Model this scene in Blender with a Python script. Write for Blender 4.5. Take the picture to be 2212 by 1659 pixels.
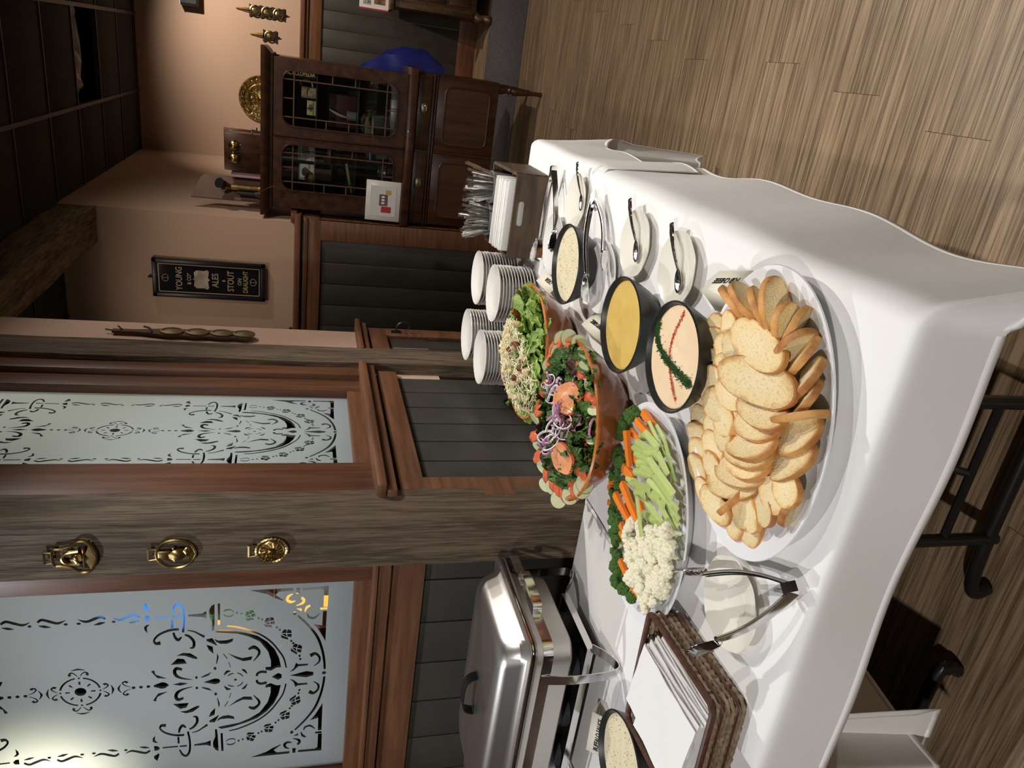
import bpy, bmesh, math, random
from mathutils import Vector, Matrix, noise
PI = math.pi
for o in list(bpy.data.objects): bpy.data.objects.remove(o)
SC = bpy.context.scene; COL = SC.collection
rnd = random.Random(7)
# ---------------------------------------------------------------- camera (phone held on its side)
CAMZ, FPX = 1.5, 1600.0
YAW, PITCH, ROLL = math.radians(-23.72), math.radians(15.80), math.radians(1.497)
_f = Vector((math.sin(YAW)*math.cos(PITCH), math.cos(YAW)*math.cos(PITCH), -math.sin(PITCH)))
_r0 = Vector((math.cos(YAW), -math.sin(YAW), 0)); _u0 = _r0.cross(_f)
_r = _r0*math.cos(ROLL) + _u0*math.sin(ROLL); _u = -_r0*math.sin(ROLL) + _u0*math.cos(ROLL)
CO = Vector((0, 0, CAMZ))
cd = bpy.data.cameras.new('camera'); cam = bpy.data.objects.new('camera', cd); COL.objects.link(cam)
m = Matrix((-_u, _r, -_f)).transposed().to_4x4(); m.translation = CO; cam.matrix_world = m
cd.sensor_fit = 'HORIZONTAL'; cd.sensor_width = 36; cd.lens = FPX/2212*36; cd.clip_start = .05; cd.clip_end = 60
SC.camera = cam
# ---------------------------------------------------------------- world, ceiling lamps and added fill spots
w = bpy.data.worlds.new('world'); SC.world = w; w.use_nodes = True
w.node_tree.nodes['Background'].inputs[0].default_value = (.9, .85, .8, 1)
w.node_tree.nodes['Background'].inputs[1].default_value = .06
SC.view_settings.view_transform = 'Standard'; SC.view_settings.look = 'None'
SC.view_settings.exposure = 0.15; SC.view_settings.gamma = 1.0; SC.view_settings.use_curve_mapping = False
def spot(name, loc, to, power, size=70, blend=.5, rad=.03, col=(1, .9, .78)):
    l = bpy.data.lights.new(name, 'SPOT'); l.energy = power; l.spot_size = math.radians(size); l.spot_blend = blend
    l.shadow_soft_size = rad; l.color = col
    o = bpy.data.objects.new(name, l); COL.objects.link(o); o.location = loc
    o.rotation_euler = (Vector(to)-Vector(loc)).to_track_quat('-Z', 'Y').to_euler(); return o
def point(name, loc, power, rad=.08, col=(1, .9, .78)):
    l = bpy.data.lights.new(name, 'POINT'); l.energy = power; l.shadow_soft_size = rad; l.color = col
    o = bpy.data.objects.new(name, l); COL.objects.link(o); o.location = loc; return o
spot('ceiling_spot_table_far', (.35, 2.75, 2.88), (-.6, 1.5, .7), 132, 80, .6, .03, (1, .965, .93))
spot('ceiling_spot_table_left', (-2.3, .75, 2.88), (-.8, 1.3, .8), 75, 80, .6, .03, (.92, .94, 1))
spot('ceiling_spot_table_right', (.9, 1.2, 2.88), (-.5, 1.6, .8), 48, 85, .7, .03, (1, .97, .94))
spot('ceiling_spot_front', (-.5, -1.7, 2.88), (-.8, .8, .6), 190, 75, .8, .05, (1, .96, .92))
spot('ceiling_spot_floor', (1.6, 2.2, 2.88), (1.3, 2.4, 0), 130, 110, .9, .05, (1, .94, .85))
spot('ceiling_spot_hall', (1.0, 4.4, 2.88), (-.2, 4.6, .6), 105, 130, .9, .05, (1, .88, .76))
spot('added_fill_snug_wall', (.65, 3.4, 2.88), (-1.1, 2.75, 1.6), 48, 58, .8, .04, (1, .88, .80))  # added fill that brightens the pink end wall and thin post, no fitting of its own
spot('ceiling_spot_far_wall', (.75, 6.35, 2.88), (-.15, 7.4, 1.4), 135, 96, .75, .03, (1, .84, .69))
spot('ceiling_spot_cabinet', (.3, 3.0, 2.88), (-.6, 5.1, 1.3), 50, 64, .8, .04, (1, .86, .72))
spot('added_fill_alcove', (-1.75, 4.0, 2.7), (-1.6, 5.05, 1.2), 11, 130, .9, .06, (1, .82, .66))  # fill light added to lift the dark alcove wall, not a known lamp
# ---------------------------------------------------------------- pixel rays of the photograph -> points on planes of the room
def ray(x, y): return (1659-y-829.5)*_r - (x-1106)*_u + FPX*_f
def onz(x, y, z): d = ray(x, y); return CO + d*((z-CAMZ)/d.z)
def ony(x, y, Y): d = ray(x, y); return CO + d*(Y/d.y)
def onx(x, y, X): d = ray(x, y); return CO + d*(X/d.x)
# ---------------------------------------------------------------- materials
MATS = {}
def mat(name, col, rough=.5, metal=0, col2=None, scale=8, stretch=(1, 1, 1), bump=0, bscale=40, bstretch=None, rand=0, trans=0, ior=1.45,
        coat=0, sss=0, contrast=.5, spec=.5, alpha=1, emit=0, fine=0):
    if name in MATS: return MATS[name]
    M = bpy.data.materials.new(name); M.use_nodes = True; nt = M.node_tree; N = nt.nodes; L = nt.links
    B = N['Principled BSDF']; S = B.inputs
    S['Roughness'].default_value = rough; S['Metallic'].default_value = metal; S['IOR'].default_value = ior
    S['Transmission Weight'].default_value = trans; S['Coat Weight'].default_value = coat; S['Specular IOR Level'].default_value = spec
    S['Alpha'].default_value = alpha
    if sss: S['Subsurface Weight'].default_value = sss; S['Subsurface Radius'].default_value = (.01, .008, .005); S['Subsurface Scale'].default_value = 1
    c4 = (*col, 1)
    S['Base Color'].default_value = c4
    if emit: S['Emission Color'].default_value = c4; S['Emission Strength'].default_value = emit
    tc = oi = None
    if col2 or bump:
        tc = N.new('ShaderNodeTexCoord'); oi = N.new('ShaderNodeObjectInfo')
        mul = N.new('ShaderNodeVectorMath'); mul.operation = 'SCALE'; mul.inputs['Scale'].default_value = 7.3
        cmb = N.new('ShaderNodeCombineXYZ'); add = N.new('ShaderNodeVectorMath'); add.operation = 'ADD'
        for k in range(3): L.new(oi.outputs['Random'], cmb.inputs[k])
        L.new(cmb.outputs[0], mul.inputs[0]); L.new(tc.outputs['Object'], add.inputs[0]); L.new(mul.outputs[0], add.inputs[1])
        vec = add.outputs[0]
    out = None
    if col2:
        mp = N.new('ShaderNodeMapping'); mp.inputs['Scale'].default_value = stretch; L.new(vec, mp.inputs[0])
        nz = N.new('ShaderNodeTexNoise'); nz.inputs['Scale'].default_value = scale; nz.inputs['Detail'].default_value = 6
        nz.inputs['Roughness'].default_value = .6; L.new(mp.outputs[0], nz.inputs['Vector'])
        fac = nz.outputs[0]
        if fine:
            n2 = N.new('ShaderNodeTexNoise'); n2.inputs['Scale'].default_value = scale*fine; n2.inputs['Detail'].default_value = 3
            L.new(mp.outputs[0], n2.inputs['Vector'])
            mx = N.new('ShaderNodeMix'); mx.inputs[0].default_value = .45; L.new(fac, mx.inputs[2]); L.new(n2.outputs[0], mx.inputs[3]); fac = mx.outputs[0]
        cr = N.new('ShaderNodeValToRGB'); h = .5*(1-contrast)
        cr.color_ramp.elements[0].position = .3+h*.3; cr.color_ramp.elements[1].position = .7-h*.3
        cr.color_ramp.elements[0].color = c4; cr.color_ramp.elements[1].color = (*col2, 1)
        L.new(fac, cr.inputs[0]); out = cr.outputs[0]
    if rand:
        oi = oi or N.new('ShaderNodeObjectInfo'); hs = N.new('ShaderNodeHueSaturation')
        mr = N.new('ShaderNodeMapRange'); mr.inputs[3].default_value = 1-rand; mr.inputs[4].default_value = 1+rand
        L.new(oi.outputs['Random'], mr.inputs[0]); L.new(mr.outputs[0], hs.inputs['Value'])
        if out: L.new(out, hs.inputs['Color'])
        else: hs.inputs['Color'].default_value = c4
        out = hs.outputs[0]
    if out: L.new(out, S['Base Color'])
    if bump:
        mp = N.new('ShaderNodeMapping'); mp.inputs['Scale'].default_value = bstretch or stretch; L.new(vec, mp.inputs[0])
        nb = N.new('ShaderNodeTexNoise'); nb.inputs['Scale'].default_value = bscale; nb.inputs['Detail'].default_value = 5; L.new(mp.outputs[0], nb.inputs['Vector'])
        bp = N.new('ShaderNodeBump'); bp.inputs['Strength'].default_value = bump; bp.inputs['Distance'].default_value = .01
        L.new(nb.outputs[0], bp.inputs['Height']); L.new(bp.outputs[0], S['Normal'])
    MATS[name] = M; return M
WALL = mat('pink_beige_paint', (.52, .365, .27), .75, bump=.04, bscale=300)
PINE = mat('varnished_fir', (.085, .037, .02), .45, col2=(.14, .066, .036), scale=3, stretch=(1, 1, 1), bump=.03, bscale=60, rand=.08)
PINEV = mat('varnished_fir_upright', (.085, .035, .018), .45, col2=(.14, .060, .030), scale=5, stretch=(8, 8, .6), bump=.03, bscale=60)
PINEX = mat('varnished_fir_along_x', (.10, .042, .02), .45, col2=(.17, .074, .034), scale=5, stretch=(.6, 8, 8), bump=.03, bscale=60)
PINEY = mat('varnished_fir_along_y', (.10, .042, .02), .45, col2=(.17, .074, .034), scale=5, stretch=(8, .6, 8), bump=.03, bscale=60)
DARKP = mat('charcoal_paint', (.036, .034, .028), .45, col2=(.046, .043, .035), scale=6, bump=.03, bscale=90)
OLDW = mat('reclaimed_barn_wood', (.055, .036, .021), .75, col2=(.135, .095, .060), scale=4, stretch=(9, 9, .55), bump=.75, bscale=18, bstretch=(6, 6, .5), fine=5, contrast=.15)
OLDY = mat('reclaimed_barn_wood_along_y', (.07, .04, .02), .75, col2=(.26, .17, .09), scale=3, stretch=(6, .7, 6), bump=.7, bscale=14, bstretch=(4, .8, 4), fine=4)
FLOORM = mat('oak_laminate', (.13, .085, .048), .34, col2=(.35, .25, .155), scale=2.2, stretch=(.8, 30, 1), bump=.10, bscale=5, bstretch=(2, 60, 1), rand=.09, fine=3, contrast=.25)
GROOVE = mat('floor_groove', (.06, .038, .022), .9)
TILE = mat('black_ceiling_tile', (.016, .013, .012), .9, col2=(.022, .018, .016), scale=30, bump=.1, bscale=200)
TBAR = mat('black_ceiling_bar', (.035, .03, .028), .5)
CARPET = mat('dark_grey_carpet', (.045, .045, .052), .95, col2=(.12, .115, .125), scale=120, bump=.6, bscale=300)
CHROME = mat('polished_steel', (.72, .71, .70), .12, 1)
STEEL = mat('brushed_steel', (.56, .53, .49), .36, 1, bump=.02, bscale=40, bstretch=(1, 40, 40))
BRASS = mat('old_brass', (.55, .40, .16), .28, 1, col2=(.35, .24, .09), scale=40)
BLACKP = mat('black_plastic', (.012, .012, .013), .4)
BLACKM = mat('black_metal', (.014, .013, .013), .35, .2)
WHITE = mat('white_china', (.80, .78, .74), .16, coat=.3)
CREAM = mat('cream_china', (.80, .76, .66), .18, coat=.3)
MELAM = mat('white_melamine', (.82, .83, .86), .22)
BLKBOWL = mat('matt_black_stoneware', (.02, .022, .022), .38)
PAPER = mat('white_paper', (.84, .83, .81), .8)
NAPK = mat('white_napkin_paper', (.86, .85, .82), .85, bump=.05, bscale=80)
CARD = mat('cream_card', (.85, .81, .66), .7)
INK = mat('black_ink', (.012, .012, .014), .6)
LEATHER = mat('brown_leather', (.075, .035, .018), .55, bump=.2, bscale=80)
BLKLEATH = mat('black_leather', (.015, .012, .011), .5)
# ---------------------------------------------------------------- mesh helpers
def new(): return bmesh.new()
def box(b, x0, x1, y0, y1, z0, z1, bev=0):
    r = bmesh.ops.create_cube(b, size=1); vs = r['verts']
    for v in vs: v.co = Vector(((x0+x1)/2+v.co.x*(x1-x0), (y0+y1)/2+v.co.y*(y1-y0), (z0+z1)/2+v.co.z*(z1-z0)))
    if bev:
        es = {e for v in vs for e in v.link_edges}
        bmesh.ops.bevel(b, geom=list(es), offset=bev, segments=2, affect='EDGES', profile=.5)
    return b
def ring(b, pts): return [b.verts.new(p) for p in pts]
def skin(b, rings, close=True, cap=True):
    for A, B in zip(rings, rings[1:]):
        n = len(A)
        for i in range(n if close else n-1):
            j = (i+1) % n
            try: b.faces.new((A[i], A[j], B[j], B[i]))
            except ValueError: pass
    if cap and close:
        for R in (rings[0][::-1], rings[-1]):
            try: b.faces.new(R)
            except ValueError: pass
def lathe(b, prof, n=24, c=(0, 0, 0), sx=1, sy=1, cap=True, fn=None):
    rs = []
    for r, z in prof:
        R = []
        for i in range(n):
            a = 2*PI*i/n; k = fn(a, r, z) if fn else 1
            R.append((c[0]+r*k*sx*math.cos(a), c[1]+r*k*sy*math.sin(a), c[2]+z))
        rs.append(ring(b, R))
    skin(b, rs, True, cap); return b
def tube(b, pts, rad, n=8, cap=True, flat=1, up=None):
    pts = [Vector(p) for p in pts]; rs = []
    prev = None
    for i, p in enumerate(pts):
        d = (pts[min(i+1, len(pts)-1)]-pts[max(i-1, 0)]).normalized()
        ref = Vector(up) if up else (prev if prev else (Vector((0, 0, 1)) if abs(d.z) < .9 else Vector((1, 0, 0))))
        s = d.cross(ref); 
        if s.length < 1e-5: s = d.orthogonal()
        s.normalize(); t = s.cross(d).normalized(); prev = t
        R = rad[i] if hasattr(rad, '__len__') else rad
        rs.append(ring(b, [p+s*(R*math.cos(2*PI*k/n))+t*(R*flat*math.sin(2*PI*k/n)) for k in range(n)]))
    skin(b, rs, True, cap); return b
def smoothpts(pts, k=5, closed=False):
    P = [Vector(p) for p in pts]; n = len(P); out = []
    for i in range(n if closed else n-1):
        g = (lambda j: P[j % n]) if closed else (lambda j: P[min(max(j, 0), n-1)])
        a, b_, c, d = g(i-1), g(i), g(i+1), g(i+2)
        for t in range(k):
            t /= k
            out.append(.5*((2*b_)+(c-a)*t+(2*a-5*b_+4*c-d)*t*t+(3*b_-a-3*c+d)*t**3))
    if not closed: out.append(P[-1])
    return out
def prism(b, poly, z0, z1):
    A = ring(b, [(x, y, z0) for x, y in poly]); B = ring(b, [(x, y, z1) for x, y in poly]); skin(b, [A, B]); return b
def prism_xz(b, poly, y0, y1):
    A = ring(b, [(x, y0, z) for x, z in poly]); B = ring(b, [(x, y1, z) for x, z in poly]); skin(b, [A, B]); return b
def strip(b, pts, wv, th):
    """flat metal strap: pts path, wv half-width vector(s), th thickness"""
    pts = [Vector(p) for p in pts]; rs = []
    for i, p in enumerate(pts):
        d = (pts[min(i+1, len(pts)-1)]-pts[max(i-1, 0)]).normalized(); w_ = Vector(wv[i]) if isinstance(wv, list) else Vector(wv)
        nrm = d.cross(w_).normalized()*(th/2)
        rs.append(ring(b, [p-w_-nrm, p+w_-nrm, p+w_+nrm, p-w_+nrm]))
    skin(b, rs); return b
def blob(b, c, r, sub=2, amp=.15, freq=3, sc=(1, 1, 1), seed=0):
    res = bmesh.ops.create_icosphere(b, subdivisions=sub, radius=1)
    c = Vector(c)
    for v in res['verts']:
        n_ = v.co.normalized(); k = 1+amp*noise.noise(n_*freq+Vector((seed*3.1, seed*1.7, seed)))
        v.co = c+Vector((n_.x*sc[0], n_.y*sc[1], n_.z*sc[2]))*(r*k)
    return b
def mesh_of(b, name, ms, sharp=40):
    bmesh.ops.recalc_face_normals(b, faces=b.faces)
    me = bpy.data.meshes.new(name); b.to_mesh(me); b.free()
    for m_ in (ms if isinstance(ms, (list, tuple)) else [ms]): me.materials.append(m_)
    me.polygons.foreach_set('use_smooth', [True]*len(me.polygons)); me.set_sharp_from_angle(angle=math.radians(sharp)); return me
def obj(name, b, ms, parent=None, loc=(0, 0, 0), rot=(0, 0, 0), sharp=40):
    me = b if isinstance(b, bpy.types.Mesh) else mesh_of(b, name, ms, sharp)
    o = bpy.data.objects.new(name, me); COL.objects.link(o); o.location = loc; o.rotation_euler = rot
    if parent: o.parent = parent
    return o
def tag(o, label=None, cat=None, group=None, kind=None):
    if label: o['label'] = label
    if cat: o['category'] = cat
    if group: o['group'] = group
    if kind: o['kind'] = kind
    return o
def thing(name, label, cat, loc=(0, 0, 0), rot=0, group=None):
    o = bpy.data.objects.new(name, None); COL.objects.link(o); o.location = loc; o.empty_display_size = .05
    o.rotation_euler = rot if hasattr(rot, '__len__') else (0, 0, rot)
    return tag(o, label, cat, group)
def dup(src, loc=None, rot=None, label=None, group=None, parent=None, scale=None):
    c = src.copy(); COL.objects.link(c); c.parent = parent
    if loc is not None: c.location = loc
    if rot is not None: c.rotation_euler = rot if hasattr(rot, '__len__') else (0, 0, rot)
    if scale is not None: c.scale = (scale,)*3 if not hasattr(scale, '__len__') else scale
    if label: c['label'] = label
    if group: c['group'] = group
    for ch in src.children: dup(ch, parent=c)
    return c
def struct(name, b, ms, parent=None, sharp=40): return tag(obj(name, b, ms, parent, sharp=sharp), kind='structure')
def text_mesh(name, body, size, m_, parent=None, align='CENTER', shear=0, extrude=.0004, bold=0, squeeze=1):
    cu = bpy.data.curves.new(name, 'FONT'); cu.body = body; cu.size = size; cu.align_x = align; cu.align_y = 'CENTER'; cu.extrude = extrude
    cu.shear = shear; cu.offset = bold; cu.resolution_u = 3
    t = bpy.data.objects.new(name, cu); COL.objects.link(t); bpy.context.view_layer.update()
    me = bpy.data.meshes.new_from_object(t.evaluated_get(bpy.context.evaluated_depsgraph_get()))
    bpy.data.objects.remove(t); me.materials.clear(); me.materials.append(m_)
    if squeeze != 1:
        for v in me.vertices: v.co.x *= squeeze
    o = bpy.data.objects.new(name, me); COL.objects.link(o)
    if parent: o.parent = parent
    return o
T = .755      # height of the cloth on the tables
CEIL = 2.95

# ================================================================ the room
fl = struct('floor', box(new(), -3.2, 4.2, -2.6, 8.0, -.05, -.003), GROOVE)
PW, PLN = .205, 1.32
pm = None
b = new(); box(b, -PLN/2+.0006, PLN/2-.0006, -PW/2+.0005, PW/2-.0005, -.02, 0); pm = mesh_of(b, 'plank', FLOORM)
k = 0
for j in range(44):
    y = -.9+j*PW; off = (j*.473) % 1*PLN
    xs = -1.75 if y < 2.7 else -1.2
    x = xs-off+PLN/2
    while x-PLN/2 < (1.1 if y < 2 else 2.2):
        if x+PLN/2 > xs and not (y < .6 and x > .7): obj('plank', pm, None, fl, (x, y, 0)); k += 1
        x += PLN
# ceiling grid with black lay-in tiles
S_ = .61; b = new()
gx = [-3.04+i*S_ for i in range(12)]; gy = [-2.25+i*S_ for i in range(17)]
gx = [.01-5*S_+i*S_ for i in range(12)]; gy = [5.07-12*S_+i*S_ for i in range(18)]
for x in gx: box(b, x-.012, x+.012, -2.6, 7.75, CEIL-.002, CEIL+.03)
for y in gy: box(b, -3.1, 4.2, y-.007, y+.007, CEIL-.001, CEIL+.03)
box(b, -3.2, 4.2, -2.6, 8.0, CEIL+.4, CEIL+.45)
ce = struct('ceiling', b, TBAR)
tm = mesh_of(box(new(), -S_/2+.008, S_/2-.008, -S_/2+.008, S_/2-.008, 0, .015, .002), 'ceiling_tile', TILE)
for i in range(11):
    for j in range(17):
        if (i == 4 and j == 13): continue          # the tile that is missing
        obj('ceiling_tile', tm, None, ce, (gx[i]+S_/2, gy[j]+S_/2, CEIL+.006))
# open ceiling bay: crumpled pale duct wrap and dark pipes in the void above
cx, cy = gx[4]+S_/2, gy[13]+S_/2
DUCT = mat('crumpled_duct_wrap', (.55, .5, .45), .4, 0, col2=(.3, .27, .24), scale=9, bump=.5, bscale=12)
t = thing('duct_bundle', 'crumpled pale duct wrap and dark pipe showing through the open ceiling bay', 'duct', (cx, cy, CEIL+.06))
b = new(); tube(b, smoothpts([(-.3, -.05, .12), (-.1, .08, .1), (.12, -.02, .13), (.3, .1, .12)], 6), [.09+.025*math.sin(i*1.9) for i in range(19)], 14); obj('duct_wrap', b, DUCT, t)
b = new(); tube(b, [(-.3, -.2, .1), (.3, -.2, .1)], .05, 12); obj('pipe', b, BLACKP, t)
b = new(); tube(b, smoothpts([(-.25, .2, .1), (0, .15, .06), (.28, .22, .1)], 5), .045, 10); obj('duct_wrap', b, DUCT, t)
# ---- walls
XW = -1.10          # plane of the long right-hand side of the snug and of the far return wall
YF, YA = 7.62, 5.05
def planks(wall, axis, a0, a1, z0, z1, pos, w_=.15, out=-1):
    """upright tongue-and-groove boards as single parts"""
    n = max(1, round((a1-a0)/w_)); s = (a1-a0)/n
    for i in range(n):
        b = new()
        if axis == 'x':
            box(b, -s/2+.0022, s/2-.0022, 0, .014, z0, z1, .002); obj('plank', b, DARKP, wall, (a0+s*(i+.5), pos, 0))
        else:
            box(b, 0, .014, -s/2+.0022, s/2-.0022, z0, z1, .002); obj('plank', b, DARKP, wall, (pos, a0+s*(i+.5), 0))
def rail_x(b, x0, x1, ys, z0, z1): box(b, x0, x1, ys, ys+.05, z0, z1, .003)
# far wall
wf = struct('wall_far', box(new(), -3, 4.2, YF, YF+.15, 0, CEIL+.4), WALL)
planks(wf, 'x', XW, 2.4, .17, 1.42, YF-.02)
b = new(); box(b, XW, 3, YF-.035, YF, 1.415, 1.53, .004); box(b, XW, 3, YF-.05, YF, 1.53, 1.56, .006); box(b, XW, 3, YF-.07, YF, 1.56, 1.60, .008); obj('wainscot_rail', b, PINEX, wf)
b = new(); box(b, XW, 3, YF-.035, YF, 0, .17, .004); tag(obj('baseboard_far', b, PINEX), kind='structure')
# return wall between far wall and alcove
wr = struct('wall_return', box(new(), XW-.12, XW, YA+.12, YF, 0, CEIL+.4), WALL)
planks(wr, 'y', YA+.06, YF-.04, .17, 1.42, XW-.0005)
b = new(); box(b, XW, XW+.035, YA-.02, YF, 1.415, 1.53, .004); box(b, XW, XW+.05, YA-.03, YF, 1.53, 1.56, .006); box(b, XW, XW+.065, YA-.04, YF, 1.56, 1.60, .008); box(b, XW, XW+.03, YA-.03, YA+.07, 0, 1.42, .003); obj('wainscot_rail', b, PINEY, wr)
# alcove wall with the framed sign
wa = struct('wall_alcove', box(new(), -3.1, XW, YA, YA+.12, 0, CEIL+.4), WALL)
planks(wa, 'x', -3.0, XW-.1, .17, 1.41, YA-.02)
b = new(); box(b, -3.1, XW+.03, YA-.035, YA, 1.405, 1.49, .004); box(b, -3.1, XW+.04, YA-.045, YA, 1.49, 1.52, .006); box(b, -3.1, XW+.06, YA-.065, YA, 1.535, 1.575, .008)
box(b, XW-.1, XW+.03, YA-.035, YA, 0, 1.41, .003); box(b, -3.1, XW, YA-.03, YA, 0, .17); obj('wainscot_rail', b, PINEX, wa)
# window wall 2 (runs away from the camera) and window wall 1 (to the left): solid wall round two openings
X2, Y1 = -1.13, 1.69          # planes of the two panes
g2 = (1.905, 2.415); g1 = (-2.06, -1.325); GZ = (1.345, 2.76)
b = new()
box(b, X2-.08, -1.105, 2.49, 3.02, 1.0, CEIL+.4); 
w2 = struct('wall_right_of_snug', b, WALL)
# pink end wall faces the room with wainscot below
planks(w2, 'y', 1.80, 2.54, .12, 1.165, XW-.018, .123); planks(w2, 'y', 2.75, 2.95, .12, 1.165, XW-.018, .1)
b = new(); box(b, XW-.1, XW-.03, 1.7, 3.02, 0, 1.2); obj('wall_core', b, DARKP, w2)
b = new(); box(b, XW-.03, XW+.015, 1.70, 2.56, 1.165, 1.236, .003); box(b, XW-.03, XW+.015, 1.70, 1.80, .1, 1.17, .003); obj('wainscot_rail', b, PINEY, w2)
b = new(); box(b, XW-.03, XW+.015, 2.72, 3.03, 1.165, 1.236, .003); box(b, XW-.03, XW+.015, 2.95, 3.03, .0, 1.17, .003); obj('wainscot_rail', b, PINEY, w2)
b = new(); box(b, XW-.03, XW+.02, 1.70, 3.03, 0, .12, .003); tag(obj('baseboard_right_of_snug', b, PINEY), kind='structure')
b = new(); box(b, XW-.04, XW+.035, 1.70, 2.57, 1.246, 1.275, .006); box(b, XW-.05, XW+.055, 1.70, 2.57, 1.275, 1.303, .009); tag(obj('trim_1', b, PINEY), kind='structure')
b = new(); box(b, XW-.04, XW+.03, 2.72, 3.05, 1.246, 1.272, .005); box(b, XW-.05, XW+.045, 2.72, 3.06, 1.272, 1.292, .006); tag(obj('trim_2', b, PINEY), kind='structure')
w1 = struct('wall_left', box(new(), -3.2, -1.19, 1.70, 1.78, 0, 1.2), DARKP)
planks(w1, 'x', -3.05, -1.20, .1, 1.158, 1.682, .15)
b = new(); box(b, -3.2, -1.18, 1.67, 1.71, 1.155, 1.246, .003); obj('wainscot_rail', b, PINEX, w1)
b = new(); box(b, -3.2, -1.18, 1.655, 1.72, 1.252, 1.288, .006); box(b, -3.2, -1.18, 1.645, 1.72, 1.288, 1.304, .005); tag(obj('trim_3', b, PINEX), kind='structure')
b = new(); box(b, -3.2, -2.14, Y1, Y1+.1, 1.2, CEIL+.4); box(b, -2.14, -1.19, Y1, Y1+.1, 2.84, CEIL+.4); obj('wall_panel', b, PINEX, w1)
b = new(); box(b, X2-.06, X2+.02, 1.80, 2.5, 2.84, CEIL+.4); obj('wall_panel', b, PINEY, w2)
# posts and beam of reclaimed timber
def timber(name, x0, x1, y0, y1, z0, z1, m_, ax, seed, amp=.006):
    b = new(); L_ = (z1-z0) if ax == 2 else (y1-y0); n = int(L_/.05); rs = []
    for i in range(n+1):
        t_ = i/n; R = []
        for (cx_, cy_) in ((0, 0), (.25, 0), (.5, 0), (.75, 0), (1, 0), (1, .25), (1, .5), (1, .75), (1, 1), (.75, 1), (.5, 1), (.25, 1), (0, 1), (0, .75), (0, .5), (0, .25)):
            dx = amp*noise.noise(Vector((cx_*3, cy_*3+seed, t_*L_*3))); dy = amp*noise.noise(Vector((cx_*3+9, cy_*3+seed, t_*L_*3)))
            if ax == 2: R.append((x0+(x1-x0)*cx_+dx, y0+(y1-y0)*cy_+dy, z0+L_*t_))
            else: R.append((x0+(x1-x0)*cx_+dx, y0+L_*t_, z0+(z1-z0)*cy_+dy))
        rs.append(ring(b, R))
    skin(b, rs); return struct(name, b, m_, sharp=50)
timber('trim_4', -1.232, -1.085, 1.598, 1.735, 0, CEIL, OLDW, 2, 1, .004)
timber('trim_5', -1.15, -1.062, 2.575, 2.725, 0, CEIL, OLDW, 2, 5, .005)
timber('trim_6', -1.32, -1.105, 2.9, YA, 2.75, CEIL, OLDY, 1, 8, .012)
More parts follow.
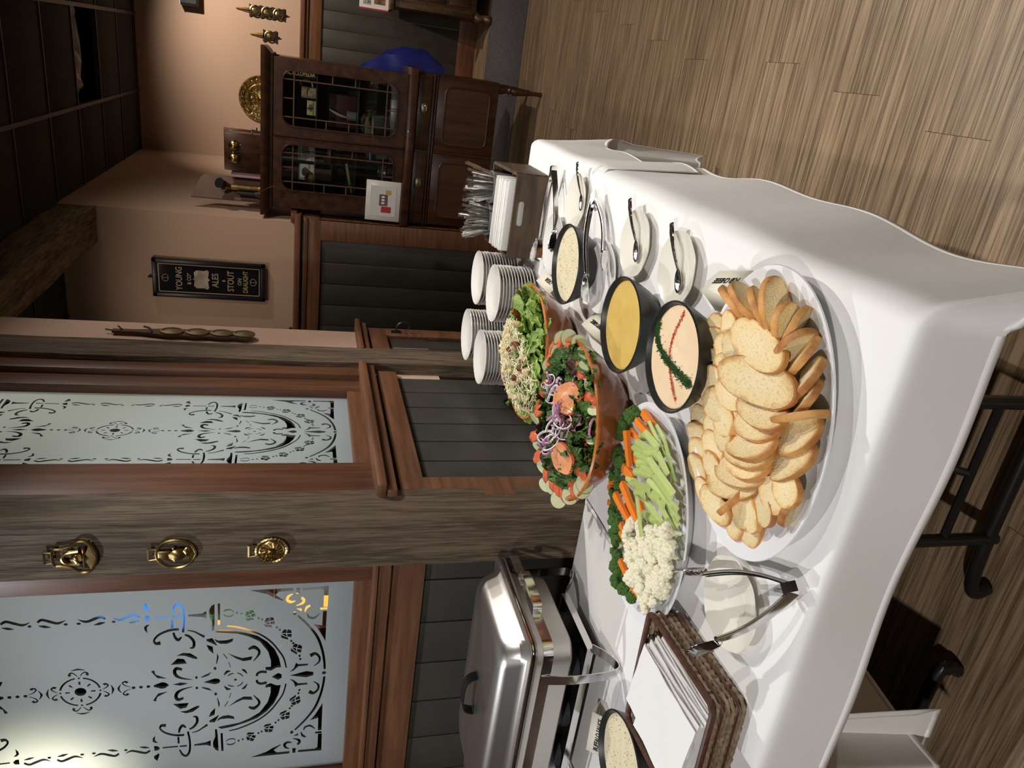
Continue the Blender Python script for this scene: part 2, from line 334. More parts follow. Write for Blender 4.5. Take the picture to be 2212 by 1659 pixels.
# ---- windows: frame, clear pane, and an acid-etched frosted face with the ornament left clear
PAT = {"H":[[3120,-4293,3127,-5411,3032,-5437,3026,-5056,2923,-4962,2738,-5167,2708,-5155,2816,-4939,2962,-4749],[3121,-5507,3122,-5596,2928,-5607,2925,-5506],[3111,-5663,3140,-6367,2418,-6357,2426,-6245,2981,-6243,3033,-6163,3026,-5678],[2400,-6154,2402,-6345,2328,-6348,2329,-6161],[2281,-6237,2274,-6342,1186,-6338,1621,-6134,1839,-5990,1761,-6230],[2936,-5411,2932,-5387,2923,-5354,2908,-5317,2886,-5284,2853,-5262,2813,-5244,2768,-5233,2714,-5237,2670,-5263,2639,-5295,2618,-5332,2605,-5370,2616,-5409,2636,-5445,2658,-5475,2676,-5494,2694,-5489,2695,-5465,2691,-5431,2691,-5397,2699,-5374,2708,-5354,2725,-5332,2742,-5315,2748,-5312,2752,-5311,2773,-5313,2799,-5322,2821,-5333,2846,-5348,2871,-5374,2894,-5401,2913,-5419],[2751,-5627,2735,-5639,2714,-5657,2696,-5669,2690,-5670,2683,-5671,2667,-5671,2649,-5666,2631,-5655,2601,-5627,2570,-5581,2541,-5536,2518,-5505,2502,-5510,2508,-5546,2520,-5597,2536,-5651,2556,-5696,2589,-5725,2628,-5743,2668,-5750,2713,-5749,2756,-5729,2785,-5704,2806,-5681,2818,-5667],[2420,-5517,2410,-5663,2308,-5658],[2528,-5874,2520,-5854,2507,-5825,2487,-5792,2456,-5762,2407,-5748,2355,-5740,2307,-5736,2274,-5735,2265,-5754,2292,-5767,2332,-5782,2372,-5799,2396,-5817,2417,-5832,2438,-5855,2456,-5880,2470,-5897],[2213,-5807,2189,-5808,2151,-5810,2105,-5819,2062,-5843,2036,-5880,2018,-5924,2009,-5972,2017,-6021,2057,-6064,2110,-6104,2163,-6136,2201,-6157,2213,-6148,2188,-6118,2148,-6077,2111,-6033,2095,-5997,2091,-5967,2097,-5932,2111,-5898,2125,-5876,2137,-5863,2163,-5851,2195,-5841,2218,-5831],[2248,-5525,2211,-5516,2189,-5492,2191,-5462,2216,-5437,2255,-5427,2292,-5436,2313,-5460,2311,-5490,2286,-5515],[2146,-5545,2071,-5603,1964,-5687,1843,-5778,1730,-5858,1627,-5923,1526,-5983,1424,-6038,1319,-6086,1209,-6128,1093,-6165,976,-6197,863,-6226,755,-6250,649,-6269,547,-6284,453,-6297,361,-6308,272,-6315,196,-6319,141,-6323,137,-6385,191,-6383,269,-6379,361,-6373,456,-6364,554,-6351,658,-6337,769,-6318,882,-6294,998,-6266,1120,-6234,1242,-6196,1361,-6151,1472,-6097,1577,-6038,1680,-5973,1784,-5904,1898,-5820,2017,-5726,2123,-5640,2195,-5581],[2872,-1752,2652,-1817,2562,-1812,2662,-1676,2753,-1670],[2456,-1697,2441,-1806,2356,-1846,2276,-1776,2261,-1691],[2151,-1809,2049,-1731,1863,-1736,1977,-1672,2086,-1667,2147,-1736],[2387,-1913,2399,-2323,2341,-2321,2335,-1922],[2401,-2370,2411,-2563,2341,-2560,2343,-2368],[2495,-2379,2534,-2395,2591,-2415,2648,-2438,2686,-2460,2710,-2479,2727,-2500,2734,-2518,2733,-2528,2722,-2541,2696,-2560,2657,-2579,2612,-2594,2556,-2605,2488,-2612,2415,-2616,2346,-2619,2284,-2620,2225,-2618,2166,-2615,2104,-2610,2032,-2603,1952,-2593,1879,-2583,1828,-2576,1813,-2634,1864,-2640,1938,-2648,2020,-2657,2095,-2664,2159,-2669,2221,-2672,2283,-2673,2347,-2673,2419,-2671,2495,-2668,2569,-2661,2636,-2650,2694,-2632,2746,-2610,2789,-2583,2818,-2549,2822,-2509,2806,-2473,2778,-2441,2740,-2412,2685,-2389,2620,-2369,2559,-2353,2517,-2343],[2261,-2320,2257,-2373,1997,-2372,1995,-2318],[1825,-2341,1793,-2346,1744,-2353,1691,-2363,1642,-2376,1601,-2394,1564,-2416,1532,-2444,1516,-2485,1544,-2523,1585,-2548,1624,-2566,1651,-2576,1682,-2554,1667,-2534,1643,-2509,1626,-2485,1629,-2478,1629,-2479,1640,-2466,1662,-2450,1687,-2436,1721,-2423,1767,-2411,1812,-2401,1844,-2394],[1982,-2506,1980,-2464,1978,-2403,1972,-2333,1958,-2264,1933,-2197,1902,-2128,1865,-2062,1825,-2005,1780,-1957,1730,-1916,1679,-1885,1629,-1864,1576,-1856,1525,-1865,1484,-1884,1452,-1913,1439,-1950,1440,-1989,1444,-2023,1446,-2046,1570,-2031,1561,-2009,1549,-1979,1541,-1952,1540,-1938,1547,-1928,1564,-1916,1582,-1909,1604,-1909,1636,-1924,1678,-1952,1722,-1988,1760,-2031,1795,-2083,1828,-2146,1857,-2213,1878,-2275,1890,-2339,1894,-2405,1894,-2465,1895,-2508],[1706,-2640,1693,-2660,1677,-2687,1656,-2715,1631,-2739,1596,-2765,1551,-2792,1505,-2815,1466,-2828,1427,-2834,1383,-2834,1342,-2828,1320,-2823,1308,-2819,1295,-2800,1286,-2775,1276,-2756,1244,-2758,1238,-2777,1231,-2806,1233,-2842,1260,-2878,1312,-2896,1370,-2905,1433,-2906,1497,-2898,1556,-2876,1611,-2845,1660,-2812,1700,-2778,1729,-2742,1747,-2706,1758,-2675,1765,-2654],[1865,-2718,1855,-2747,1841,-2788,1825,-2833,1806,-2872,1783,-2905,1755,-2937,1725,-2969,1696,-3002,1664,-3035,1632,-3069,1603,-3100,1582,-3120,1664,-3154,1678,-3130,1701,-3097,1726,-3060,1750,-3024,1776,-2992,1803,-2958,1830,-2923,1853,-2885,1869,-2841,1881,-2794,1890,-2752,1896,-2722],[2406,-2749,2429,-3101,2495,-3205,2256,-3210,2306,-3097,2353,-2759],[2720,-3415,2116,-3403,1834,-3385,1829,-3332,2122,-3334,2330,-3269,2516,-3267,2664,-3334],[2730,-3490,2735,-3552,2011,-3539,2006,-3481],[2433,-3646,2443,-3657,2457,-3670,2469,-3685,2475,-3702,2479,-3728,2479,-3761,2475,-3794,2467,-3819,2456,-3837,2436,-3855,2415,-3870,2400,-3882,2415,-3896,2434,-3888,2460,-3875,2490,-3856,2513,-3831,2524,-3798,2528,-3761,2528,-3725,2524,-3693,2507,-3669,2485,-3651,2465,-3640,2451,-3633],[2356,-3620,2340,-3630,2316,-3644,2290,-3664,2270,-3690,2261,-3722,2256,-3758,2255,-3795,2260,-3827,2276,-3852,2299,-3872,2321,-3886,2336,-3895,2354,-3882,2343,-3870,2326,-3855,2311,-3837,2303,-3818,2299,-3792,2299,-3759,2304,-3726,2312,-3699,2323,-3680,2341,-3661,2360,-3645,2373,-3633],[2380,-4005,2357,-3999,2343,-3984,2344,-3965,2360,-3950,2385,-3944,2408,-3950,2422,-3966,2420,-3984,2404,-3999],[2343,-4119,2320,-4113,2306,-4098,2308,-4079,2324,-4064,2348,-4059,2371,-4064,2385,-4080,2384,-4099,2368,-4114],[2152,-4560,2128,-4554,2114,-4539,2116,-4520,2132,-4504,2157,-4499,2181,-4504,2194,-4520,2193,-4539,2177,-4554],[2100,-4651,2076,-4645,2063,-4630,2064,-4611,2080,-4595,2105,-4589,2129,-4595,2143,-4610,2141,-4629,2125,-4645],[1793,-5041,1769,-5035,1755,-5019,1756,-5000,1773,-4984,1798,-4978,1822,-4983,1836,-4999,1835,-5019,1818,-5034],[1705,-5122,1681,-5116,1666,-5101,1668,-5081,1685,-5065,1710,-5059,1735,-5064,1749,-5080,1747,-5100,1730,-5116],[1274,-5436,1249,-5430,1235,-5414,1236,-5394,1254,-5378,1280,-5371,1304,-5377,1319,-5393,1317,-5413,1300,-5429],[1186,-5492,1161,-5486,1146,-5470,1148,-5450,1165,-5434,1191,-5427,1216,-5433,1231,-5449,1229,-5469,1212,-5485],[708,-5672,682,-5666,668,-5650,670,-5630,688,-5613,714,-5606,740,-5612,754,-5628,752,-5648,734,-5665],[586,-5695,561,-5689,546,-5673,548,-5653,566,-5636,593,-5629,618,-5635,633,-5651,631,-5671,613,-5688],[2243,-4182,2394,-4204,2414,-4277,2301,-4294],[2301,-4303,2444,-4288,2456,-4379,2377,-4422],[2279,-4327,2351,-4431,2238,-4460,2208,-4363],[2217,-4194,2271,-4296,2196,-4350,2197,-4274],[2168,-4187,2173,-4271,2180,-4388,2114,-4415,2086,-4237],[2011,-4677,2151,-4728,2145,-4803,2029,-4800],[2027,-4809,2171,-4820,2151,-4913,2060,-4943],[1997,-4829,2031,-4947,1912,-4956,1916,-4853],[1982,-4686,1999,-4797,1908,-4838,1935,-4762],[1937,-4669,1913,-4755,1879,-4873,1807,-4889,1840,-4705],[1590,-5133,1714,-5204,1687,-5280,1574,-5260],[1569,-5269,1708,-5301,1663,-5393,1564,-5410],[1533,-5285,1534,-5410,1414,-5402,1447,-5298],[1558,-5137,1545,-5253,1443,-5282,1491,-5208],[1519,-5114,1471,-5197,1405,-5312,1329,-5318,1413,-5137],[1079,-5425,1175,-5519,1122,-5591,1019,-5550],[1011,-5558,1135,-5616,1059,-5701,957,-5700],[971,-5568,929,-5695,815,-5664,882,-5565],[1047,-5423,994,-5538,884,-5548,957,-5483],[1017,-5393,941,-5468,837,-5572,762,-5564,907,-5396],[131,-5378,264,-5489,464,-5549,408,-5600,395,-5892,329,-5868,320,-5615,178,-5491],[284,-6053,303,-6083,334,-6127,371,-6172,412,-6207,461,-6225,513,-6234,567,-6233,621,-6222,675,-6198,728,-6165,774,-6124,805,-6075,804,-6022,782,-5974,757,-5934,743,-5908,621,-5963,643,-5987,673,-6020,696,-6051,703,-6070,692,-6089,662,-6118,624,-6145,590,-6162,561,-6171,526,-6175,490,-6172,456,-6163,416,-6142,372,-6106,332,-6068,302,-6044],[1921,-3712,1914,-3751,1904,-3808,1891,-3874,1871,-3943,1843,-4018,1809,-4101,1770,-4187,1729,-4270,1688,-4349,1644,-4428,1596,-4504,1543,-4577,1484,-4647,1418,-4714,1348,-4779,1277,-4838,1204,-4893,1126,-4943,1047,-4990,967,-5035,890,-5079,814,-5119,737,-5156,658,-5187,566,-5212,462,-5234,366,-5250,299,-5263,307,-5302,374,-5291,471,-5275,579,-5254,679,-5228,765,-5195,847,-5158,926,-5117,1005,-5074,1086,-5029,1168,-4982,1250,-4930,1328,-4873,1402,-4810,1472,-4743,1539,-4672,1599,-4599,1654,-4523,1703,-4445,1748,-4365,1789,-4284,1829,-4200,1867,-4112,1900,-4028,1927,-3950,1944,-3878,1955,-3811,1961,-3754,1965,-3714],[1759,-3407,1840,-3501,1799,-3805,1689,-4158,1547,-4492,1311,-4758,1028,-4956,681,-5083,335,-5142,331,-5012,234,-4863,282,-4727,386,-4714,381,-4862,602,-4861,945,-4785,1329,-4564,1533,-4276,1661,-3992,1738,-3500],[249,-4754,253,-4724,261,-4679,267,-4630,266,-4585,254,-4549,235,-4518,213,-4493,187,-4472,153,-4458,117,-4452,91,-4451,75,-4450,62,-4515,79,-4515,100,-4516,115,-4518,126,-4522,140,-4534,156,-4552,170,-4573,177,-4597,175,-4631,166,-4675,155,-4719,147,-4749],[1533,-3181,1561,-3333,1326,-3445,1284,-3444,1393,-3306,1468,-3191],[1531,-3379,1457,-3494,1454,-3706,1504,-3872,1393,-3847,1325,-3704,1340,-3539,1414,-3435],[1341,-3177,1261,-3338,999,-3356,1158,-3231],[1023,-3451,872,-3484,629,-3432,631,-3413,843,-3436],[470,-3421,437,-3413,419,-3392,421,-3367,444,-3348,478,-3341,511,-3349,529,-3370,527,-3394,504,-3414],[1009,-3699,881,-3889,777,-4104,818,-4370,688,-4334,658,-4127,777,-3935],[1047,-4274,1056,-4303,1074,-4343,1084,-4381,1080,-4405,1073,-4425,1050,-4456,1020,-4486,992,-4506,971,-4515,953,-4519,928,-4517,892,-4508,833,-4486,760,-4448,690,-4409,639,-4384,625,-4395,663,-4429,722,-4478,787,-4527,845,-4564,897,-4581,948,-4587,997,-4581,1044,-4565,1092,-4540,1141,-4504,1183,-4461,1211,-4410,1197,-4356,1165,-4311,1131,-4274,1107,-4251],[993,-3592,973,-3628,799,-3715,785,-3696],[675,-3730,662,-3754,457,-3797,476,-3776],[1025,-2415,1113,-2579,1079,-2763,937,-2921,859,-2942,875,-2849,1005,-2622],[716,-2254,926,-2435,894,-2595,723,-2670],[563,-2544,579,-2518,601,-2479,621,-2435,627,-2390,602,-2350,563,-2323,516,-2305,466,-2297,415,-2300,362,-2311,310,-2331,264,-2360,231,-2398,204,-2442,182,-2489,164,-2541,148,-2604,135,-2677,126,-2744,122,-2791,135,-2792,153,-2747,175,-2681,201,-2611,228,-2553,256,-2508,287,-2468,318,-2436,349,-2415,376,-2401,405,-2392,434,-2388,455,-2389,473,-2390,493,-2395,507,-2402,513,-2406,515,-2424,505,-2461,491,-2499,482,-2527],[539,-1754,564,-1835,413,-1862,233,-2153,277,-1901,418,-1816],[187,-2928,159,-2920,142,-2902,145,-2880,165,-2863,195,-2857,224,-2865,240,-2883,238,-2905,218,-2922],[189,-3006,268,-3115,353,-3295,234,-3209,172,-3041],[196,-3625,212,-3643,238,-3665,262,-3689,273,-3708,288,-3721,301,-3743,311,-3766,321,-3782,348,-3780,356,-3763,365,-3737,369,-3705,362,-3671,325,-3647,284,-3628,246,-3614,218,-3606],[348,-4075,334,-4086,319,-4103,302,-4119,284,-4129,266,-4149,236,-4173,205,-4197,185,-4214,200,-4230,230,-4222,271,-4208,315,-4190,355,-4170,371,-4141,377,-4114,376,-4093,374,-4079],[148,-3718,160,-3732,176,-3750,192,-3771,203,-3790,211,-3810,217,-3833,220,-3855,224,-3871,251,-3868,251,-3853,251,-3830,248,-3804,242,-3779,227,-3757,208,-3735,190,-3717,177,-3704],[236,-3952,225,-3970,211,-3996,195,-4023,177,-4044,158,-4061,133,-4078,109,-4092,92,-4102,112,-4121,130,-4111,156,-4098,185,-4080,211,-4059,228,-4032,243,-4003,254,-3976,261,-3957],[2417,756,2427,736,2441,707,2453,676,2457,648,2451,623,2439,595,2422,564,2404,529,2385,491,2359,449,2336,401,2327,348,2347,288,2380,227,2415,172,2441,135,2450,137,2440,177,2421,234,2406,294,2404,344,2413,384,2434,425,2460,466,2483,506,2498,543,2512,576,2523,610,2527,645,2520,682,2504,718,2488,748,2477,768],[2294,756,2280,734,2264,702,2247,665,2231,631,2231,593,2231,554,2232,519,2235,493,2248,491,2262,513,2279,546,2296,582,2313,617,2313,654,2313,693,2313,728,2310,753],[2310,98,2288,110,2276,136,2279,166,2295,190,2318,197,2340,186,2352,160,2349,129,2333,106],[2446,-135,2418,-163,2382,-205,2346,-256,2323,-308,2327,-362,2345,-414,2366,-463,2385,-509,2406,-554,2430,-597,2448,-635,2454,-664,2448,-690,2430,-717,2408,-743,2392,-763,2453,-791,2471,-774,2498,-747,2525,-712,2539,-669,2531,-624,2512,-580,2490,-536,2471,-492,2449,-446,2425,-400,2407,-355,2400,-315,2404,-270,2422,-219,2443,-172,2455,-138],[2236,-498,2234,-523,2236,-557,2238,-595,2239,-632,2256,-667,2273,-706,2288,-741,2301,-765,2317,-764,2321,-738,2323,-702,2323,-662,2323,-624,2304,-588,2284,-551,2265,-519,2249,-497],[2312,-198,2290,-186,2278,-160,2281,-129,2297,-106,2320,-98,2342,-109,2354,-136,2352,-166,2336,-190],[2438,-939,2413,-964,2379,-1002,2347,-1047,2326,-1097,2331,-1150,2349,-1202,2370,-1253,2389,-1300,2410,-1346,2434,-1390,2452,-1428,2459,-1459,2452,-1488,2433,-1520,2410,-1550,2394,-1573,2458,-1599,2476,-1579,2503,-1547,2530,-1507,2544,-1462,2536,-1415,2517,-1370,2495,-1326,2476,-1282,2454,-1235,2430,-1187,2412,-1141,2404,-1101,2406,-1060,2420,-1015,2438,-973,2447,-943],[2242,-1316,2239,-1341,2237,-1376,2237,-1415,2236,-1452,2253,-1486,2272,-1521,2289,-1552,2303,-1574,2320,-1572,2322,-1548,2322,-1515,2321,-1478,2320,-1443,2303,-1408,2286,-1371,2270,-1338,2256,-1315],[2310,-1007,2287,-996,2275,-972,2277,-943,2293,-921,2317,-914,2340,-924,2352,-948,2350,-977,2334,-999]],"C":[[145,0,131,63,90,113,32,141,-32,141,-90,113,-131,63,-145,0,-131,-63,-90,-113,-32,-141,32,-141,90,-113,131,-63],[500,101,471,196,424,284,361,361,284,424,196,471,101,500,91,451,177,425,256,382,325,325,382,256,425,177,451,91],[510,0,501,21,480,30,459,21,450,0,459,-21,480,-30,501,-21],[536,-37,550,-46,571,-60,592,-75,610,-91,628,-110,645,-130,657,-149,660,-160,654,-167,640,-178,622,-188,614,-191,617,-188,613,-181,604,-169,596,-160,544,-220,554,-226,570,-237,594,-248,626,-249,652,-235,674,-215,692,-190,700,-160,691,-132,672,-108,651,-87,630,-69,607,-53,582,-40,559,-30,544,-23],[536,37,550,46,571,60,592,75,610,91,628,110,645,130,657,149,660,160,654,167,640,178,622,188,614,191,617,188,613,181,604,169,596,160,544,220,554,226,570,237,594,248,626,249,652,235,674,215,692,190,700,160,691,132,672,108,651,87,630,69,607,53,582,40,559,30,544,23],[740,-168,745,-136,754,-90,761,-42,760,0,761,42,754,90,745,136,740,168,750,172,766,143,787,101,807,51,820,0,807,-51,787,-101,766,-143,750,-172],[-101,500,-196,471,-284,424,-361,361,-424,284,-471,196,-500,101,-451,91,-425,177,-382,256,-325,325,-256,382,-177,425,-91,451],[30,480,21,501,0,510,-21,501,-30,480,-21,459,0,450,21,459],[37,536,46,550,60,571,75,592,91,610,110,628,130,645,149,657,160,660,167,654,178,640,188,622,191,614,188,617,181,613,169,604,160,596,220,544,226,554,237,570,248,594,249,626,235,652,215,674,190,692,160,700,132,691,108,672,87,651,69,630,53,607,40,582,30,559,23,544],[-37,536,-46,550,-60,571,-75,592,-91,610,-110,628,-130,645,-149,657,-160,660,-167,654,-178,640,-188,622,-191,614,-188,617,-181,613,-169,604,-160,596,-220,544,-226,554,-237,570,-248,594,-249,626,-235,652,-215,674,-190,692,-160,700,-132,691,-108,672,-87,651,-69,630,-53,607,-40,582,-30,559,-23,544],[168,740,136,745,90,754,42,761,0,760,-42,761,-90,754,-136,745,-168,740,-172,750,-143,766,-101,787,-51,807,0,820,51,807,101,787,143,766,172,750],[-500,-101,-471,-196,-424,-284,-361,-361,-284,-424,-196,-471,-101,-500,-91,-451,-177,-425,-256,-382,-325,-325,-382,-256,-425,-177,-451,-91],[-450,0,-459,21,-480,30,-501,21,-510,0,-501,-21,-480,-30,-459,-21],[-536,37,-550,46,-571,60,-592,75,-610,91,-628,110,-645,130,-657,149,-660,160,-654,167,-640,178,-622,188,-614,191,-617,188,-613,181,-604,169,-596,160,-544,220,-554,226,-570,237,-594,248,-626,249,-652,235,-674,215,-692,190,-700,160,-691,132,-672,108,-651,87,-630,69,-607,53,-582,40,-559,30,-544,23],[-536,-37,-550,-46,-571,-60,-592,-75,-610,-91,-628,-110,-645,-130,-657,-149,-660,-160,-654,-167,-640,-178,-622,-188,-614,-191,-617,-188,-613,-181,-604,-169,-596,-160,-544,-220,-554,-226,-570,-237,-594,-248,-626,-249,-652,-235,-674,-215,-692,-190,-700,-160,-691,-132,-672,-108,-651,-87,-630,-69,-607,-53,-582,-40,-559,-30,-544,-23],[-740,168,-745,136,-754,90,-761,42,-760,0,-761,-42,-754,-90,-745,-136,-740,-168,-750,-172,-766,-143,-787,-101,-807,-51,-820,0,-807,51,-787,101,-766,143,-750,172],[101,-500,196,-471,284,-424,361,-361,424,-284,471,-196,500,-101,451,-91,425,-177,382,-256,325,-325,256,-382,177,-425,91,-451],[30,-480,21,-459,0,-450,-21,-459,-30,-480,-21,-501,0,-510,21,-501],[-37,-536,-46,-550,-60,-571,-75,-592,-91,-610,-110,-628,-130,-645,-149,-657,-160,-660,-167,-654,-178,-640,-188,-622,-191,-614,-188,-617,-181,-613,-169,-604,-160,-596,-220,-544,-226,-554,-237,-570,-248,-594,-249,-626,-235,-652,-215,-674,-190,-692,-160,-700,-132,-691,-108,-672,-87,-651,-69,-630,-53,-607,-40,-582,-30,-559,-23,-544],[37,-536,46,-550,60,-571,75,-592,91,-610,110,-628,130,-645,149,-657,160,-660,167,-654,178,-640,188,-622,191,-614,188,-617,181,-613,169,-604,160,-596,220,-544,226,-554,237,-570,248,-594,249,-626,235,-652,215,-674,190,-692,160,-700,132,-691,108,-672,87,-651,69,-630,53,-607,40,-582,30,-559,23,-544],[-168,-740,-136,-745,-90,-754,-42,-761,0,-760,42,-761,90,-754,136,-745,168,-740,172,-750,143,-766,101,-787,51,-807,0,-820,-51,-807,-101,-787,-143,-766,-172,-750],[250,-20,360,-28,360,28,250,20],[191,163,274,235,235,274,163,191],[20,250,28,360,-28,360,-20,250],[-163,191,-235,274,-274,235,-191,163],[-250,20,-360,28,-360,-28,-250,-20],[-191,-163,-274,-235,-235,-274,-163,-191],[-20,-250,-28,-360,28,-360,20,-250],[163,-191,235,-274,274,-235,191,-163]],"V":[[-162,-986,-137,-965,-98,-936,-51,-907,0,-891,51,-907,98,-936,137,-965,162,-986,158,-995,126,-984,82,-967,36,-952,0,-951,-36,-952,-82,-967,-126,-984,-158,-995],[-23,-1228,-33,-1200,-49,-1160,-67,-1117,-88,-1081,-114,-1054,-143,-1032,-173,-1016,-204,-1011,-233,-1027,-252,-1054,-265,-1084,-270,-1115,-257,-1146,-236,-1165,-219,-1177,-210,-1185,-170,-1116,-183,-1111,-199,-1106,-208,-1103,-210,-1106,-211,-1096,-207,-1074,-199,-1056,-196,-1050,-185,-1052,-161,-1062,-135,-1079,-112,-1100,-90,-1130,-69,-1169,-50,-1207,-37,-1234],[23,-1228,33,-1200,49,-1160,67,-1117,88,-1081,114,-1054,143,-1032,173,-1016,204,-1011,233,-1027,252,-1054,265,-1084,270,-1115,257,-1146,236,-1165,219,-1177,210,-1185,170,-1116,183,-1111,199,-1106,208,-1103,210,-1106,211,-1096,207,-1074,199,-1056,196,-1050,185,-1052,161,-1062,135,-1079,112,-1100,90,-1130,69,-1169,50,-1207,37,-1234],[50,-1294,40,-1265,15,-1247,-15,-1247,-40,-1265,-50,-1294,-40,-1324,-15,-1342,15,-1342,40,-1324],[50,-1478,40,-1449,15,-1431,-15,-1431,-40,-1449,-50,-1478,-40,-1508,-15,-1526,15,-1526,40,-1508],[50,-1663,40,-1634,15,-1616,-15,-1616,-40,-1634,-50,-1663,-40,-1693,-15,-1711,15,-1711,40,-1693],[-30,-1798,30,-1798,120,-1998,100,-2094,0,-2189,-100,-2094,-120,-1998],[0,-2270,60,-2478,0,-2687,-60,-2478],[0,-3068,110,-3365,80,-3474,0,-3514,-80,-3474,-110,-3365],[40,-3912,28,-3883,0,-3872,-28,-3883,-40,-3912,-28,-3940,0,-3952,28,-3940],[0,-4884,130,-5060,70,-5160,-70,-5160,-130,-5060],[0,-5373,120,-5843,60,-6043,-60,-6043,-120,-5843],[60,-6341,49,-6305,19,-6284,-19,-6284,-49,-6305,-60,-6341,-49,-6376,-19,-6398,19,-6398,49,-6376]]}
FROST = bpy.data.materials.new('acid_etched_glass'); FROST.use_nodes = True
nt = FROST.node_tree; nt.nodes.clear(); o_ = nt.nodes.new('ShaderNodeOutputMaterial'); mx = nt.nodes.new('ShaderNodeMixShader'); mx.inputs[0].default_value = .42
tr = nt.nodes.new('ShaderNodeBsdfTranslucent'); tr.inputs[0].default_value = (.84, .88, .88, 1); df = nt.nodes.new('ShaderNodeBsdfDiffuse'); df.inputs[0].default_value = (.50, .58, .61, 1)
nt.links.new(tr.outputs[0], mx.inputs[1]); nt.links.new(df.outputs[0], mx.inputs[2]); nt.links.new(mx.outputs[0], o_.inputs[0])
GLASS = bpy.data.materials.new('clear_glass'); GLASS.use_nodes = True
nt = GLASS.node_tree; nt.nodes.clear(); o_ = nt.nodes.new('ShaderNodeOutputMaterial'); mx = nt.nodes.new('ShaderNodeMixShader')
fr = nt.nodes.new('ShaderNodeFresnel'); fr.inputs[0].default_value = 1.5; tp = nt.nodes.new('ShaderNodeBsdfTransparent'); gl = nt.nodes.new('ShaderNodeBsdfGlossy'); gl.inputs['Roughness'].default_value = .02
tp.inputs[0].default_value = (.93, .96, .95, 1)
nt.links.new(fr.outputs[0], mx.inputs[0]); nt.links.new(tp.outputs[0], mx.inputs[1]); nt.links.new(gl.outputs[0], mx.inputs[2]); nt.links.new(mx.outputs[0], o_.inputs[0])
def etched(name, x0, x1, z0, z1, cx_, cz_, sx):
    from mathutils.geometry import delaunay_2d_cdt
    V_, F_ = [], []
    def poly(pts):
        n0 = len(V_); V_.extend(Vector(p) for p in pts); F_.append(list(range(n0, n0+len(pts))))
    poly([(x0, z0), (x1, z0), (x1, z1), (x0, z1)])
    def add(fl_, mir, q):
        pts = [(fl_[i]*1e-4, fl_[i+1]*1e-4) for i in range(0, len(fl_), 2)]
        pts = [(cx_+sx*p*mir, cz_+z*q) for p, z in pts]
        if all(x0+.006 < p[0] < x1-.006 and z0+.006 < p[1] < z1-.006 for p in pts): 
            A_ = sum(p[0]*n_[1]-n_[0]*p[1] for p, n_ in zip(pts, pts[1:]+pts[:1])); poly(pts if A_ > 0 else pts[::-1])
    for s in PAT['C']: add(s, 1, 1)
    for q in (1, -1):
        for s in PAT['V']: add(s, 1, q)
        for s in PAT['H']:
            for mir in (1, -1): add(s, mir, q)
    vo, eo, fo, ov, oe, of = delaunay_2d_cdt(V_, [], F_, 0, 1e-6)
    print(name, len(fo), sum(list(s_) == [0] for s_ in of))
    me = bpy.data.meshes.new(name); me.from_pydata([(v.x, v.y, 0) for v in vo], [], [f for f, src in zip(fo, of) if list(src) == [0]])
    me.materials.append(FROST); return me
wi = thing('window_1', None, None); tag(wi, kind='structure')
o = obj('frosted_pane', etched('frosted_pane', g1[0], g1[1], GZ[0], GZ[1], -1.678, 2.052, 1.0), None, wi, (0, Y1, 0), (PI/2, 0, 0))
obj('clear_pane', box(new(), g1[0], g1[1], Y1+.004, Y1+.008, *GZ), GLASS, wi)
b = new(); box(b, g1[1]-.004, -1.2, Y1-.03, Y1+.03, 1.30, 2.85, .003); box(b, -2.15, g1[0]+.004, Y1-.03, Y1+.03, 1.30, 2.85, .003); obj('frame_stile', b, PINEV, wi)
b = new(); box(b, -2.15, -1.2, Y1-.028, Y1+.03, 1.295, GZ[0]+.004, .003); box(b, -2.15, -1.2, Y1-.028, Y1+.03, GZ[1]-.004, 2.86, .003); obj('frame_rail', b, PINEX, wi)
wi = thing('window_2', None, None); tag(wi, kind='structure')
o = obj('frosted_pane', etched('frosted_pane', g2[0], g2[1], GZ[0], GZ[1], 2.155, 2.03, .735), None, wi, (X2, 0, 0), (PI/2, 0, PI/2))
obj('clear_pane', box(new(), X2-.008, X2-.004, *g2, *GZ), GLASS, wi)
b = new(); box(b, X2-.03, X2+.03, 1.70, g2[0]+.004, 1.295, 2.85, .003); box(b, X2-.03, X2+.03, g2[1]-.004, 2.52, 1.295, 2.85, .003); box(b, X2, X2+.05, 2.50, 2.58, 1.295, 2.85, .004); obj('frame_stile', b, PINEV, wi)
b = new(); box(b, X2-.028, X2+.027, 1.72, 2.52, 1.295, GZ[0]+.004, .003); box(b, X2-.028, X2+.027, 1.72, 2.52, GZ[1]-.004, 2.86, .003); obj('frame_rail', b, PINEY, wi)
# ---- the bar room behind the panes
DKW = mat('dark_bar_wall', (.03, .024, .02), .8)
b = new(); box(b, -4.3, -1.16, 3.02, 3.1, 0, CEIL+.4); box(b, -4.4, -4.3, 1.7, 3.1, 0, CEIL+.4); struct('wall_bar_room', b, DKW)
p0 = onx(330, 1335, -3.0) if False else ony(300, 1335, 2.96)
BLUE = mat('blue_screen_glow', (.02, .20, .75), .4, emit=1.1)
t = thing('television', 'television with a bright blue picture seen through the etched ornament', 'television', (p0.x, 2.97, p0.z))
obj('casing', box(new(), -.36, .36, .005, .045, -.22, .22, .01), BLACKP, t); obj('screen', box(new(), -.34, .34, -.004, .006, -.2, .2), BLUE, t)
sh = thing('back_bar_shelf', 'reddish wooden back bar shelves behind the left etched window', 'shelf', (-2.75, 2.9, .55))
REDW = mat('red_brown_bar_wood', (.20, .055, .03), .4); AMB = mat('amber_lit_panel', (.95, .48, .08), .5, emit=1.6)
